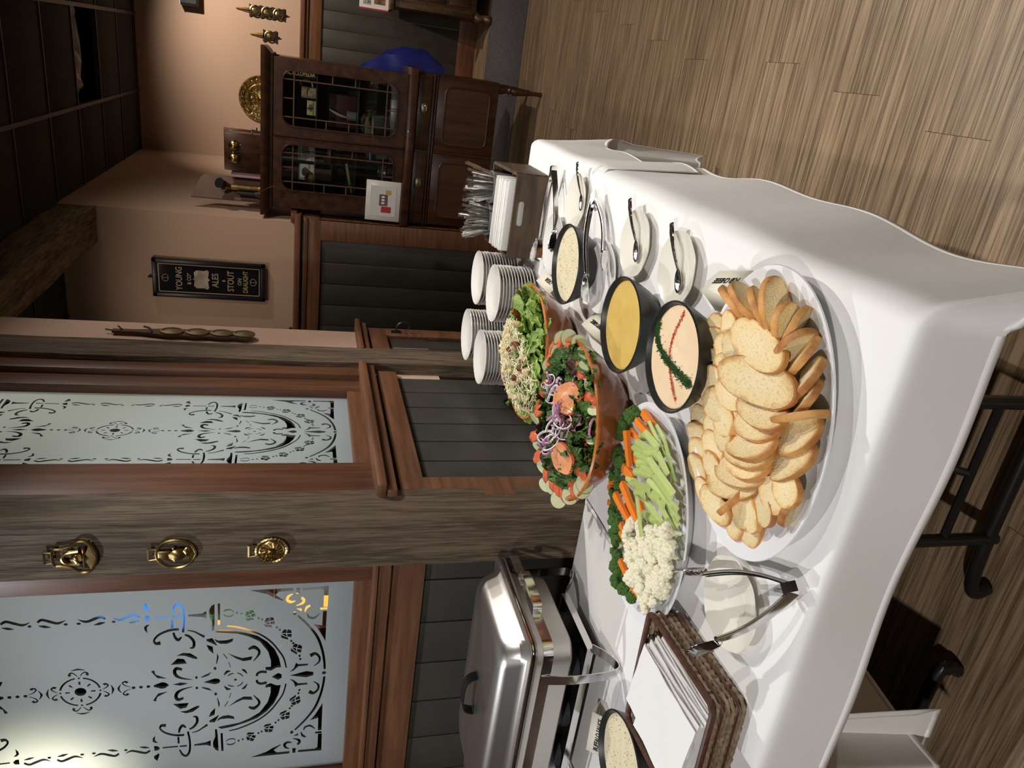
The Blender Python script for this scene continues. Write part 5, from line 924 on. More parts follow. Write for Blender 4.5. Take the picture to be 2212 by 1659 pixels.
# garden salad
scatter(ML, 110, *C2, .05, (.035, .065), 'salad_leaf', 'frilly dark green leaf in the tomato salad', 'salad leaf', 'green leaves of the tomato salad', .18, .8, None, 0, 11)
scatter(XL, 14, *C2, .055, (.035, .055), 'salad_leaf', 'dark red leaf in the tomato salad', 'salad leaf', 'red leaves of the tomato salad', .15, .8, None, .004, 12)
TOMS = mat('tomato_skin', (.66, .12, .05), .2, col2=(.74, .19, .09), scale=6, coat=.3); TOMF = mat('tomato_flesh', (.78, .27, .13), .35, col2=(.84, .42, .24), scale=25, coat=.2); TOMG = mat('tomato_seed_gel', (.80, .34, .13), .25, coat=.4)
CUCS = mat('cucumber_skin', (.025, .09, .015), .35, col2=(.07, .17, .03), scale=14); CUCF = mat('cucumber_flesh', (.62, .68, .36), .4, col2=(.72, .76, .5), scale=12)
ONI = mat('red_onion_flesh', (.86, .78, .82), .35); ONS = mat('red_onion_edge', (.46, .18, .36), .35)
b = new(); n = 12; rs = []   # tomato wedge
for j in range(9):
    t_ = -1+2*j/8; w_ = math.sqrt(max(.02, 1-t_*t_)); rs.append(ring(b, [(t_*.5, -.30*w_, .02), (t_*.5, -.24*w_, -.22*w_), (t_*.5, 0, -.34*w_), (t_*.5, .24*w_, -.22*w_), (t_*.5, .30*w_, .02), (t_*.5, 0, .12*w_)]))
skin(b, rs); b.faces.ensure_lookup_table()
for f in b.faces: f.material_index = 0 if f.calc_center_median().z < -.02 else 1
WEDGE = mesh_of(b, 'tomato_wedge', [TOMS, TOMF], 40)
b = new(); lathe(b, [(.30, -.07), (.47, -.07), (.5, 0), (.47, .07), (.42, .07), (.40, .055), (.2, .055), (.16, .07), (.05, .07)], 24, fn=lambda a, r, z: 1+.04*math.cos(a*5)); b.faces.ensure_lookup_table()
for f in b.faces: c_ = f.calc_center_median(); r = math.hypot(c_.x, c_.y); f.material_index = 0 if r > .46 else (2 if .18 < r < .41 and abs(math.sin(math.atan2(c_.y, c_.x)*2.5)) > .45 and c_.z > 0 else 1)
TSL = mesh_of(b, 'tomato_slice', [TOMS, TOMF, TOMG], 40)
b = new(); lathe(b, [(.2, -.06), (.48, -.06), (.5, -.03), (.5, .03), (.48, .06), (.2, .06)], 24, sx=1, sy=.85); b.faces.ensure_lookup_table()
for f in b.faces: c_ = f.calc_center_median(); f.material_index = 0 if math.hypot(c_.x, c_.y/.85) > .485 else 1
CUC = mesh_of(b, 'cucumber_slice', [CUCS, CUCF], 40)
b = new(); rs = []
for i in range(29):
    a = -2.4+4.8*i/28; rr_ = .5; rs.append(ring(b, [(rr_*math.cos(a)*q_, rr_*math.sin(a)*q_, z) for q_, z in ((1.0, -.10), (1.06, 0), (1.0, .10), (.88, .10), (.86, -.1))]))
skin(b, rs); b.faces.ensure_lookup_table()
for f in b.faces: c_ = f.calc_center_median(); f.material_index = 1 if math.hypot(c_.x, c_.y) > .505 else 0
ONR = mesh_of(b, 'onion_ring', [ONI, ONS], 40)
def put(me, x, y, s, rot, name, label, cat, group, h=.062, f=v2, dz=0):
    P = onz(*f(x, y), T+.108+h); P.z = dome(P.x, P.y, *C2, h)+dz; P = onz(*f(x, y), P.z)
    o = obj(name, me, None, None, P, rot); o.scale = (s,)*3 if not hasattr(s, '__len__') else s; return tag(o, label, cat, group)
V1 = lambda x, y: (960+x/4.424, 560+y/4.424)
tw = ('tomato_wedge', 'red tomato wedge in the mixed greens salad', 'tomato wedge', 'tomato wedges'); tsl = ('tomato_slice', 'large round tomato slice on top of the mixed greens', 'tomato slice', 'tomato slices'); cu_ = ('cucumber_slice', 'cucumber slice with dark green skin in the mixed greens salad', 'cucumber slice', 'cucumber slices')
for x, y, a, r in ((1085,860,.3,.8), (1150,830,.6,.9), (1220,870,.9,.8), (1280,940,1.2,.7), (1330,1010,1.5,.6), (1060,960,.2,.6), (1350,1100,1.6,.5), (1420,1310,1.2,.4), (1000,1220,-.6,.5)):
    put(WEDGE, x, y, .066, (PI+rnd.uniform(-.5, .5), r*.5, a), *tw, f=V1, h=.045)
for x, y, a in ((980,560,1.3), (990,240,1.6), (900,960,.5), (960,790,1.5), (810,1080,.4), (740,1170,.2), (690,1110,.2), (570,1010,-.2), (490,830,-.6), (440,640,-1.0), (490,400,-.8), (550,180,-.4), (830,1120,.3), (640,1060,0)):
    put(WEDGE, x, y, .064, (PI*.8+rnd.uniform(-.6, .6), rnd.uniform(-.4, .4), a), *tw, h=.042)
for x, y, rx, ry in ((735,270,-.5,.5), (790,610,-.5,.2), (690,840,-.4,-.1), (805,730,-.5,.1)):
    put(TSL, x, y, .080, (Matrix.Rotation(ry, 3, 'Y') @ Matrix.Rotation(-rx, 3, 'X') @ Matrix.Rotation(rnd.uniform(0, 3), 3, 'Z')).to_euler(), *tsl, dz=.022)
for x, y, rx, rz in ((1120,770,1.2,.2), (1190,760,1.1,.5), (1290,810,1.2,.9), (1350,900,1.2,1.2), (1370,1020,.9,1.4), (1010,1010,.8,-.3), (1420,1210,.6,1.5), (1090,890,1.0,0)):
    put(CUC, x, y, .05, (rx*.35+1.05, 0, rz), *cu_, f=V1, h=.042, dz=.004)
for x, y, rx, rz in ((990,140,.6,1.5), (1010,370,.9,1.5), (990,640,.7,1.6), (500,920,.6,-.6), (430,460,.6,-1), (465,730,.8,-.8), (600,1110,1.0,-.1), (650,1230,1.1,.2), (700,1140,1.1,.2), (760,1190,1.2,.3), (900,1080,1.2,.7), (530,1090,.8,-.3), (870,1130,1.2,.5)):
    put(CUC, x, y, .05, (rx, 0, rz), *cu_, h=.04, dz=.003)
q = random.Random(21)
for k in range(46):
    x = q.gauss(600, 55); y = q.uniform(60, 760); s = q.uniform(.026, .055)
    if k > 34: x, y = q.uniform(680, 1000), q.uniform(80, 760)
    put(ONR, x, y, (s, s*.8, .024), (q.uniform(-.9, .9), q.uniform(-.7, .7), q.uniform(0, 6)), 'onion_ring', 'thin curl of red onion piled along the mixed greens', 'onion ring', 'red onion curls', dz=q.uniform(.006, .02))

# ================================================================ china cabinet and what stands in and on it
MAHO = mat('dark_mahogany', (.026, .009, .004), .33, col2=(.062, .022, .009), scale=4, stretch=(5, 5, .7), coat=.12); MAHL = mat('mahogany_panel', (.036, .014, .006), .35, col2=(.072, .03, .013), scale=3, stretch=(6, 6, .5), coat=.1)
GRNB = mat('dark_green_baize', (.012, .02, .014), .9); BAR = mat('cabinet_glazing_bar', (.10, .055, .03), .4)
yc = 5.09; t = thing('china_cabinet', 'dark mahogany china cabinet with two glazed doors on turned legs', 'cabinet', (-.572, yc, 0))
xl, xr = -.485, .482
b = new(); box(b, xl, xr, .02, .42, .30, .84, .006); obj('base_body', b, MAHO, t)
b = new(); box(b, xl-.022, xr+.022, -.045, .43, .838, .895, .012); obj('ledge', b, MAHO, t)
ux0, ux1 = -.45, .46
b = new(); box(b, ux0, ux0+.03, .02, .40, .895, 1.72); box(b, ux1-.03, ux1, .02, .40, .895, 1.72); box(b, ux0, ux1, .385, .40, .895, 1.72); box(b, ux0, ux1, .02, .40, 1.69, 1.72); obj('upper_carcass', b, MAHO, t)
obj('back_lining', box(new(), ux0+.03, ux1-.03, .375, .386, .9, 1.69), GRNB, t)
b = new(); prof = [(0, 1.715), (.012, 1.72), (.014, 1.735), (.03, 1.748), (.045, 1.762), (.05, 1.775), (.05, 1.79), (0, 1.79)]
rs = [ring(b, [(ux0-o_, .02-o_, z), (ux1+o_, .02-o_, z), (ux1+o_, .42, z), (ux0-o_, .42, z)]) for o_, z in prof]; skin(b, rs); obj('cornice', b, MAHO, t)
for z in (1.195, 1.455): 
    b = new(); box(b, ux0+.03, ux1-.03, .06, .37, z, z+.007); obj('glass_shelf', b, mat('green_edge_shelf_glass', (.25, .42, .34), .1, trans=.8), t)
def shaped(x0, x1, z0, z1, c):
    P = []
    for (cx_, cz_, a0) in ((x1, z1, PI), (x0, z1, 1.5*PI), (x0, z0, 0), (x1, z0, PI/2)):
        sx, sz = (1 if cx_ == x1 else -1), (1 if cz_ == z1 else -1); ox, oz = cx_-sx*c, cz_-sz*c
        a1 = {(1, 1): (0, PI/2), (-1, 1): (PI/2, PI), (-1, -1): (PI, 1.5*PI), (1, -1): (1.5*PI, 2*PI)}[(sx, sz)]
        P += [(ox+c*math.cos(a1[0]+(a1[1]-a1[0])*i/6), oz+c*math.sin(a1[0]+(a1[1]-a1[0])*i/6)) for i in range(7)]
    return P
def holed_xz(name, outer, hole, y0, th, m_, par):
    cu = bpy.data.curves.new(name, 'CURVE'); cu.dimensions = '2D'; cu.fill_mode = 'BOTH'; cu.extrude = th/2
    for pts in (outer, hole):
        s = cu.splines.new('POLY'); s.points.add(len(pts)-1); s.use_cyclic_u = True
        for p_, q in zip(s.points, pts): p_.co = (q[0], q[1], 0, 1)
    o_ = bpy.data.objects.new(name, cu); COL.objects.link(o_); bpy.context.view_layer.update()
    me = bpy.data.meshes.new_from_object(o_.evaluated_get(bpy.context.evaluated_depsgraph_get())); bpy.data.objects.remove(o_)
    me.materials.clear(); me.materials.append(m_); return obj(name, me, None, par, (0, y0, 0), (PI/2, 0, 0))
for d0, d1, g0, g1_ in ((ux0+.002, .0, -.335, -.045), (.003, ux1-.002, .062, .392)):
    z0, z1 = .955, 1.665
    dr = holed_xz('glazed_door', [(d0, .898), (d1, .898), (d1, 1.715), (d0, 1.715)], shaped(g0, g1_, z0, z1, .07), .012, .022, MAHO, t)
    obj('door_pane', box(new(), g0-.01, g1_+.01, z0-.01, z1+.01, -.003, 0), GLASS, dr)
    b = new()
    def bar(*pts): tube(b, [(x, z, .006) for x, z in pts], .0042, 6)
    i0, i1 = g0+.055, g1_-.055; k0, k1 = z0+.07, z1-.07
    bar((i0, z0), (i0, z1)); bar((i1, z0), (i1, z1)); bar((g0, k0), (g1_, k0)); bar((g0, k1), (g1_, k1))
    bar((g0, z0+.30), (i0, z0+.30)); bar((i1, z1-.30), (g1_, z1-.30)); bar((g0, z1-.27), (i0, z1-.27)); bar((i1, z0+.27), (g1_, z0+.27)); bar(((g0+g1_)/2, k1), ((g0+g1_)/2, z1)); bar(((g0+g1_)/2, z0), ((g0+g1_)/2, k0))
    obj('glazing_bars', b, BAR, dr)
    b = new(); P = [(x, z, .012) for x, z in shaped(g0, g1_, z0, z1, .07)]; P.append(P[0]); tube(b, P, .006, 6); obj('door_moulding', b, MAHO, dr)
b = new(); tube(b, [(0.0015, -.002, .9), (.0015, -.002, 1.71)], .008, 8); obj('door_astragal', b, MAHO, t)
b = new(); box(b, xl, xr, -.004, .03, .725, .737, .003); box(b, xl, xr, .0, .03, .708, .717, .003); obj('frieze_moulding', b, MAHL, t)
for d0, d1 in ((xl+.01, -.003), (.003, xr-.01)):
    dr = obj('drawer', box(new(), d0, d1, .004, .03, .742, .832, .004), MAHL, t)
    cx_ = (d0+d1)/2+.03; b = new(); lathe(b, [(.001, .010), (.026, .008), (.04, .003), (.042, 0)], 24, sx=1, sy=.62); obj('oval_pull', b, mat('dull_pewter', (.22, .19, .15), .35, .8), dr, (cx_, .003, .787), (PI/2, 0, 0))
    b = new(); tube(b, smoothpts([(-.02, 0, .008), (-.012, -.012, .014), (.012, -.012, .014), (.02, 0, .008)], 4), .0025, 6); obj('ring_handle', b, BRASS, dr, (cx_, .003, .787), (PI/2, 0, 0))
    dd = obj('cupboard_door', box(new(), d0, d1, .004, .03, .305, .704, .004), MAHO, t)
    P = shaped(d0+.055, d1-.055, .36, .655, .045); b = new(); prism_xz(b, P, -.001, .008); obj('door_panel', b, MAHL, dd)
    b = new(); Q = [(x, -.001, z) for x, z in P]; Q.append(Q[0]); tube(b, Q, .005, 6); obj('panel_moulding', b, MAHL, dd)
b = new(); tube(b, [(.0015, .0, .306), (.0015, .0, .703)], .006, 8); obj('door_astragal', b, MAHL, t)
for lx in (xl+.04, xr-.04):
    for ly in (.05, .38):
        b = new(); lathe(b, [(.013, 0), (.016, .012), (.012, .03), (.015, .045), (.012, .055), (.02, .11), (.027, .17), (.028, .2), (.018, .215), (.027, .228), (.018, .24), (.024, .26), (.03, .275), (.032, .3)], 16); obj('turned_leg', b, MAHO, t, (lx, ly, 0))
X0 = -.572
# contents, each resting on a shelf or on the cabinet floor
def book(x, y, z, w_, d_, h_, colr, label, name='book', rz=0, ry=0, m_=None):
    q = thing(name, label, 'book', (X0+x, yc+y, z), (0, ry, rz)); obj('cover', box(new(), -w_/2, w_/2, -d_/2, d_/2, 0, h_, .003), m_ or mat('book_cover_%d' % int(abs(x)*1e4+z*1e3), colr, .5), q)
    obj('pages', box(new(), -w_/2+.004, w_/2-.004, -d_/2+.004, d_/2+.001, h_-.002, h_+.0008), PAPER, q); return q
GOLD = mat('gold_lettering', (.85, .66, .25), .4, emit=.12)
bk = book(.385, .16, 1.4625, .075, .14, .205, (.012, .012, .012), 'black book with gold spine lettering at the top right of the cabinet')
for i, (s, x) in enumerate((('CAMBRIDGE', .018), ('ENCYCLOPEDIA', -.012))):
    tx = text_mesh('lettering', s, .034, GOLD, bk, squeeze=.78, bold=.0006); tx.location = (x, -.0712, .105); tx.rotation_euler = (PI/2, PI/2, 0)
CHINA2 = mat('painted_cup_china', (.75, .68, .60), .3, col2=(.55, .28, .15), scale=30)
cu2 = thing('painted_mug', 'white mug painted with brown flowers on the right upper shelf', 'mug', (X0+.265, yc+.17, 1.4625)); b = new(); lathe(b, [(.02, 0), (.035, .001), (.037, .09), (.034, .09), (.032, .006), (.01, .005)], 28); obj('body', b, CHINA2, cu2)
b = new(); tube(b, smoothpts([(.03, 0, .02), (.062, 0, .03), (.075, 0, .065), (.058, 0, .10), (.045, 0, .09)], 5), .005, 8); obj('handle', b, CHINA2, cu2)
def card_(x, y, z, w_, h_, m1, m2, label, tilt=-.15):
    q = thing('picture_card', label, 'card', (X0+x, yc+y, z), (tilt, 0, 0)); obj('sheet', box(new(), -w_/2, w_/2, 0, .004, 0, h_), m1, q); b = new(); blob(b, (0, -.001, h_*.55), .5, 2, .5, 2, (w_*.55, .004, h_*.5), x*30); obj('drawing', b, m2, q); return q
GREY = mat('grey_print', (.25, .22, .22), .7); REDP = mat('red_print', (.4, .04, .04), .6); YLW = mat('yellow_print', (.85, .75, .35), .6)
card_(.17, .2, 1.4625, .09, .055, YLW, GREY, 'small yellow card on the right upper shelf of the cabinet'); card_(-.10, .2, 1.4625, .13, .105, PAPER, GREY, 'pale postcard with grey sketch on the left upper shelf, nearer the middle'); card_(-.235, .17, 1.4625, .105, .10, PAPER, INK, 'white card with black outline sketch on a small stand, left upper shelf')
CRYS = mat('cut_crystal', (.6, .62, .62), .08, trans=.6)
for x, z, h_, lab in ((-.05, 1.2025, .12, 'cut crystal glass on the left middle shelf'), (.15, 1.2025, .06, 'low crystal dish on the right middle shelf'), (-.08, .8955, .16, 'crystal decanter on the cabinet floor, left door')):
    q = thing('crystal_glass', lab, 'glass', (X0+x, yc+.2, z)); b = new(); lathe(b, [(.02, 0), (.03, .002), (.028, h_*.5), (.036, h_), (.033, h_), (.024, h_*.5), (.015, .006)], 12); obj('body', b, CRYS, q, sharp=10)
CRIM = mat('crimson_cover', (.075, .012, .014), .5)
bk2 = book(.17, .26, 1.2025, .21, .02, .17, (.05, .01, .012), 'dark red book standing on the right middle shelf', m_=CRIM)
QUILL = mat('pale_quill', (.5, .5, .42), .6); b = new(); strip(b, smoothpts([(0, 0, 0), (.015, 0, .06), (.04, 0, .115)], 5), [(.002+.006*math.sin(PI*i/10), 0, 0) for i in range(11)], .001); tag(obj('quill_pen', b, QUILL, None, (X0+.14, yc+.17, 1.2625)), 'pale quill standing in the low crystal dish', 'quill')
b = new(); tube(b, [(-.10, 0, .008), (.10, 0, .05)], .009, 10); tag(obj('rolled_paper', b, mat('old_scroll', (.62, .52, .32), .7), None, (X0-.25, yc+.15, 1.2035)), 'rolled yellowed paper leaning on the left middle shelf', 'paper roll')
b = new(); box(b, -.07, .07, 0, .06, 0, .09, .004); tag(obj('silver_box', b, mat('tarnished_silver', (.35, .33, .3), .35, .6), None, (X0+.22, yc+.15, .8965)), 'tarnished silver box on the cabinet floor, right door', 'box')
b = new(); lathe(b, [(.03, 0), (.045, .004), (.02, .02), (.05, .06), (.055, .1), (.04, .13), (.045, .14), (.04, .14), (.03, .1), (.01, .03)], 20); tag(obj('silver_jug', b, mat('tarnished_silver', (.35, .33, .3), .35, .6), None, (X0-.19, yc+.2, .8965)), 'dull silver jug on the cabinet floor behind the left door', 'jug')
b = new(); lathe(b, [(.02, 0), (.045, .003), (.05, .03), (.035, .055), (.02, .06)], 20, sx=1.6); tag(obj('brass_dish', b, BRASS, None, (X0-.29, yc+.2, 1.4635)), 'low brass dish at the far left of the upper shelf', 'dish')
# framed tile on the ledge
q = thing('framed_picture', 'white framed picture of a grey house with red and yellow shapes on the cabinet ledge', 'picture', (-.918, yc-.012, .8965), (-.06, 0, math.radians(-1)))
obj('frame', box(new(), -.132, .132, -.012, 0, 0, .228, .004), mat('white_gloss_frame', (.72, .70, .67), .2), q); obj('mount', box(new(), -.10, .10, -.0135, -.0118, .03, .20), mat('cool_white_mount', (.68, .69, .70), .3), q)
obj('house_print', box(new(), -.03, .045, -.0145, -.0133, .085, .14), mat('grey_house_print', (.13, .10, .10), .5), q); obj('red_print', box(new(), -.075, -.035, -.0145, -.0133, .06, .125), mat('red_car_print', (.45, .03, .03), .5), q); obj('yellow_print', box(new(), .045, .075, -.0145, -.0133, .065, .1), mat('yellow_tree_print', (.5, .38, .1), .5), q)
for i in range(3): obj('window_print', box(new(), -.018+.02*i, -.006+.02*i, -.0150, -.0143, .105, .125), PAPER, q)
# on top of the cabinet: bell box, board telephone
tz = 1.791
q = thing('bell_box_telephone', 'dark wooden bell box with two round brass bells on top of the cabinet', 'telephone', (-.715, yc+.16, tz))
obj('case', box(new(), -.118, .118, -.05, .09, 0, .225, .004), MAHO, q); obj('back_board', box(new(), -.128, .128, .09, .105, 0, .24, .003), MAHL, q)
for s in (-1, 1): b = new(); lathe(b, [(.034, 0), (.033, .012), (.026, .024), (.012, .03), (.004, .034)], 24); obj('bell', b, BRASS, q, (s*.04, -.05, .165), (PI/2, 0, 0))
b = new(); tube(b, [(0, -.06, .165), (0, -.06, .14)], .003, 6); blob(b, (0, -.06, .17), .007, 1, 0); obj('striker', b, BRASS, q)
b = new(); tube(b, [(.118, 0, .06), (.14, 0, .06), (.14, -.03, .03), (.16, -.03, .03)], .005, 8); obj('crank', b, STEEL, q)
q = thing('candlestick_telephone', 'brown slant-topped wall board with brass candlestick telephone beside the bell box', 'telephone', (-.965, yc+.2, tz), (0, 0, math.radians(28)))
b = new(); A = [(-.075, 0), (.085, 0), (.085, .36), (.06, .385), (-.075, .44)]; prism_xz(b, A, 0, .016); obj('back_board', b, mat('plain_brown_board', (.11, .055, .035), .5, col2=(.15, .08, .05), scale=4), q)
b = new(); tube(b, [(.0, -.04, 0), (.0, -.04, .19)], .02, 16); lathe(b, [(.05, 0), (.05, .008), (.02, .02)], 20, (0, -.04, 0)); obj('brass_stem', b, BRASS, q)
b = new(); tube(b, [(0, -.03, .20), (0, -.06, .235)], [.018, .03], 16); obj('mouthpiece_cup', b, BRASS, q); b = new(); tube(b, [(0, -.058, .232), (0, -.1, .26)], [.018, .034], 16); obj('mouthpiece', b, BLACKP, q)
b = new(); tube(b, [(-.04, -.045, .04), (-.04, -.045, .15)], .013, 12); tube(b, [(-.04, -.045, .0), (-.04, -.045, .042)], [.028, .014], 14); obj('receiver', b, BLACKP, q)
b = new(); tube(b, smoothpts([(-.05, -.05, .01), (-.075, -.17, .02), (-.07, -.24, -.02), (-.05, -.28, -.09), (-.085, -.25, -.13), (-.07, -.18, -.12)], 6), .0022, 6); obj('cord', b, LEATHER, q)
b = new(); box(b, -.015, .015, 0, .06, 0, .19); tag(obj('pink_booklet', b, mat('pink_booklet_cover', (.65, .42, .50), .6), None, (-.868, yc+.18, tz)), 'thin pink booklet between the two telephones on the cabinet', 'booklet')
# blue sheet stuffed beside the cabinet
b = new(); n = 12; G = []
for j in range(19):
    s = j/18; z = .60+.74*s; row = []
    for i in range(n):
        a = 2*PI*i/n; w_ = (.05+.17*math.sin(PI*min(1, s*1.1+.12))**.8)*(1-.55*s**3); x = -.16+w_*math.cos(a)*.95; y = 5.62+.07*math.sin(a)
        d = .03*noise.noise(Vector((x*9, s*7, i*.5))); row.append((x+d, y+d*1.4, z))
    G.append(ring(b, row))
skin(b, G); tag(obj('blue_bag', b, mat('blue_nylon', (.012, .018, .16), .45), None), 'crumpled blue nylon bag stuffed behind the right side of the cabinet', 'bag')
# dresser at the upper edge with brochures
OAKD = mat('dark_oak', (.05, .026, .010), .4, col2=(.11, .06, .022), scale=4, stretch=(5, 5, .8)); t = thing('dresser', 'dark oak dresser with claw foot at the right end of the far wall', 'dresser', (.85, 7.0, 0))
obj('body', box(new(), -.5, .6, .0, .5, .14, .84, .006), OAKD, t); obj('top', box(new(), -.53, .63, -.03, .52, .84, .88, .008), OAKD, t); b = new(); box(b, -.5, -.44, -.015, .02, .16, .83, .006); obj('front_stile', b, OAKD, t)
for i in range(3):
    dr = obj('drawer', box(new(), -.42, .5, -.012, .02, .2+.21*i, .38+.21*i, .006), MAHL, t)
    for x in (-.3, .35): b = new(); lathe(b, [(.004, .03), (.02, .028), (.024, .012), (.012, 0)], 16); obj('knob', b, OAKD, dr, (x, -.012, .29+.21*i), (PI/2, 0, 0))
for x in (-.46, .56): b = new(); tube(b, smoothpts([(0, .03, .15), (-.03, -.01, .11), (-.02, -.02, .06), (-.03, -.045, .02), (-.03, -.05, .0)], 4), [.05, .048, .045, .04, .038, .035, .032, .03, .03, .032, .034, .036, .036, .034, .03, .028, .026], 10); obj('claw_foot', b, OAKD, t, (x, .02, 0))
q = thing('brochure_stand', 'upright white brochure with red edge and photographs on the dresser', 'brochure', (.36, 7.06, .881), (0, 0, 0)); obj('sheet', box(new(), -.055, .11, 0, .012, 0, .24), PAPER, q); obj('red_edge', box(new(), -.058, -.045, -.002, .014, 0, .24), REDP, q); obj('photo_print', box(new(), -.01, .09, -.002, 0, .03, .12), mat('orange_photo_print', (.45, .22, .1), .5, col2=(.1, .06, .05), scale=20), q); obj('grid_print', box(new(), -.02, .09, -.002, 0, .15, .21), mat('grid_print', (.5, .5, .5), .6, col2=(.05, .05, .05), scale=60), q)
# ================================================================ things on the walls
q = thing('wall_speaker', 'small black box high on the far wall at the edge', 'speaker', (.26, YF-.05, 2.51)); obj('case', box(new(), -.13, .2, -.05, .05, -.075, .075, .006), BLACKP, q); obj('grille', box(new(), -.11, .18, -.054, -.048, -.06, .06), BLKLEATH, q); obj('edge_trim', box(new(), -.13, .2, -.053, -.049, .066, .073), STEEL, q)
EMB = mat('embossed_brass', (.62, .46, .17), .22, 1, bump=1, bscale=22)
q = thing('brass_plate', 'large embossed round brass plate on the far wall above the cabinet', 'plate', (-.55, YF-.012, 1.925), (PI/2, 0, 0)); b = new(); lathe(b, [(.2, 0), (.2, .006), (.195, .012), (.17, .012), (.15, .004), (.13, .004), (.125, .014), (.11, .014), (.09, .006), (.06, .012), (.02, .018)], 48); obj('dish', b, EMB, q)
b = new()
for i in range(24): blob(b, (.16*math.cos(2*PI*i/24), .16*math.sin(2*PI*i/24), .012), .012, 1, 0)
for i in range(12): blob(b, (.08*math.cos(2*PI*i/12), .08*math.sin(2*PI*i/12), .012), .015, 1, .3, 3, (1, 1, .8), i)
blob(b, (0, 0, .018), .035, 2, .3, 3, (1, 1, .7)); obj('embossing', b, EMB, q)
def medal(par, x, z, r, y=0):
    b = new(); R_ = [ring(b, [(x+q_*r*math.cos(2*PI*i/24), y+dy, z+q_*r*math.sin(2*PI*i/24)) for i in range(24)]) for q_, dy in ((1, 0), (1, -.006), (.86, -.008), (.8, -.004), (.8, 0))]; skin(b, R_, cap=False)
    m_ = obj('brass_medallion', b, BRASS, par); b = new(); blob(b, (x, y-.003, z), r*.55, 2, .4, 3, (1, .12, 1), int(x*50+z*70)); obj('embossed_figure', b, BRASS, m_)
    return m_
def hang_strap(x, z0, z1, w_, discs, label, lea):
    q = thing('horse_brass_strap', label, 'horse brass', (x, YF-.012, 0)); P = []; n = 16
    for i in range(n+1): s = i/n; P.append((w_*(.75+.25*math.cos(s*2*PI*discs)), z1+(z0-z1)*s))
    b = new(); poly = [(a, c) for a, c in P]+[(-a, c) for a, c in P[::-1]]; prism_xz(b, poly, -.004, .004); obj('leather', b, lea, q)
    for i in range(discs): medal(q, 0, z1+(z0-z1)*(i+.5)/discs, w_*.92, -.004)
    b = new(); tube(b, [(0, -.004, z0), (0, -.004, z0+.06)], [.018, .012], 8); tube(b, [(0, -.004, z0+.05), (0, -.004, z0+.11)], [.012, .004], 8); obj('hanger', b, BRASS, q)
    b = new(); tube(b, [(0, -.004, z1), (0, -.004, z1-.03)], [.01, .003], 6); obj('tip', b, BLKLEATH, q)
hang_strap(.172, 2.03, 1.735, .052, 3, 'black leather strap with three brass medallions on the far wall', BLKLEATH)
hang_strap(-.015, 1.915, 1.80, .05, 1, 'short strap with a single brass medallion on the far wall', BLKLEATH)
# framed brewery sign
q = thing('framed_sign', 'tall black framed brewery sign with gold lettering on the alcove wall', 'sign', (-1.522, YA-.02, 2.10)); w_, h_ = .128, .345
b = new(); box(b, -w_, w_, -.012, .012, h_-.028, h_, .004); box(b, -w_, w_, -.012, .012, -h_, -h_+.028, .004); box(b, -w_, -w_+.028, -.012, .012, -h_, h_, .004); box(b, w_-.028, w_, -.012, .012, -h_, h_, .004); obj('frame', b, BLACKP, q)
obj('mirror_panel', box(new(), -w_+.02, w_-.02, -.002, .004, -h_+.02, h_-.02), mat('black_mirror_glass', (.012, .012, .016), .08), q); GLD = mat('dull_gold_paint', (.42, .33, .20), .5)
i0, i1 = w_-.036, h_-.038; b = new()
for x in (-i0, i0): box(b, x-.0025, x+.0025, -.004, -.002, -i1, i1)
for z in (-i1, i1): box(b, -i0, i0, -.004, -.002, z-.0025, z+.0025)
obj('gold_border', b, GLD, q)
for s, z, sz, sq in (('YOUNG', .185, .054, .8), ('& CO\u00ba', .125, .034, .8), ('ALES', -.035, .056, .8), ('&', -.085, .026, .9), ('STOUT', -.130, .056, .78), ('ON', -.185, .034, .9), ('DRAUGHT', -.222, .042, .74)):
    tx = text_mesh('lettering', s, sz, GLD, q, squeeze=sq, bold=.0006); tx.location = (0, -.0035, z); tx.rotation_euler = (PI/2, 0, 0)
b = new(); prism_xz(b, [(-.055, .0), (-.066, .01), (-.058, .03), (-.06, .075), (-.045, .092), (-.006, .088), (0, .1), (.006, .088), (.045, .092), (.06, .075), (.058, .03), (.066, .01), (.055, .0), (.012, .006), (0, -.006), (-.012, .006)], -.0045, -.002); obj('scroll_emblem', b, mat('pale_gold_paint', (.45, .42, .34), .5, col2=(.30, .24, .16), scale=20), q)
bpy.data.objects['scroll_emblem'].location = (0, 0, .005)
for z, s in ((.268, 1), (-.268, -1)):
    b = new()
    for a in (-.4, 0, .4): tube(b, smoothpts([(0, -.003, z+s*.022), (a*.05, -.003, z+s*.01), (a*.055, -.003, z-s*.008), (a*.02, -.003, z-s*.016)], 4), .0016, 5)
    tube(b, [(-.012, -.003, z-s*.017), (.012, -.003, z-s*.017)], .002, 5); obj('crown_emblem', b, GLD, q)
b = new(); tube(b, [(0, .0, h_), (0, .0, h_+.025)], .007, 8); obj('hanger', b, BLACKP, q)
b = new(); box(b, -.055, .055, 0, .02, 0, .02); tag(obj('wall_clip', b, BLACKP, None, (-1.87, YA-.066, 1.576)), 'small black clip on the ledge left of the framed sign', 'clip')
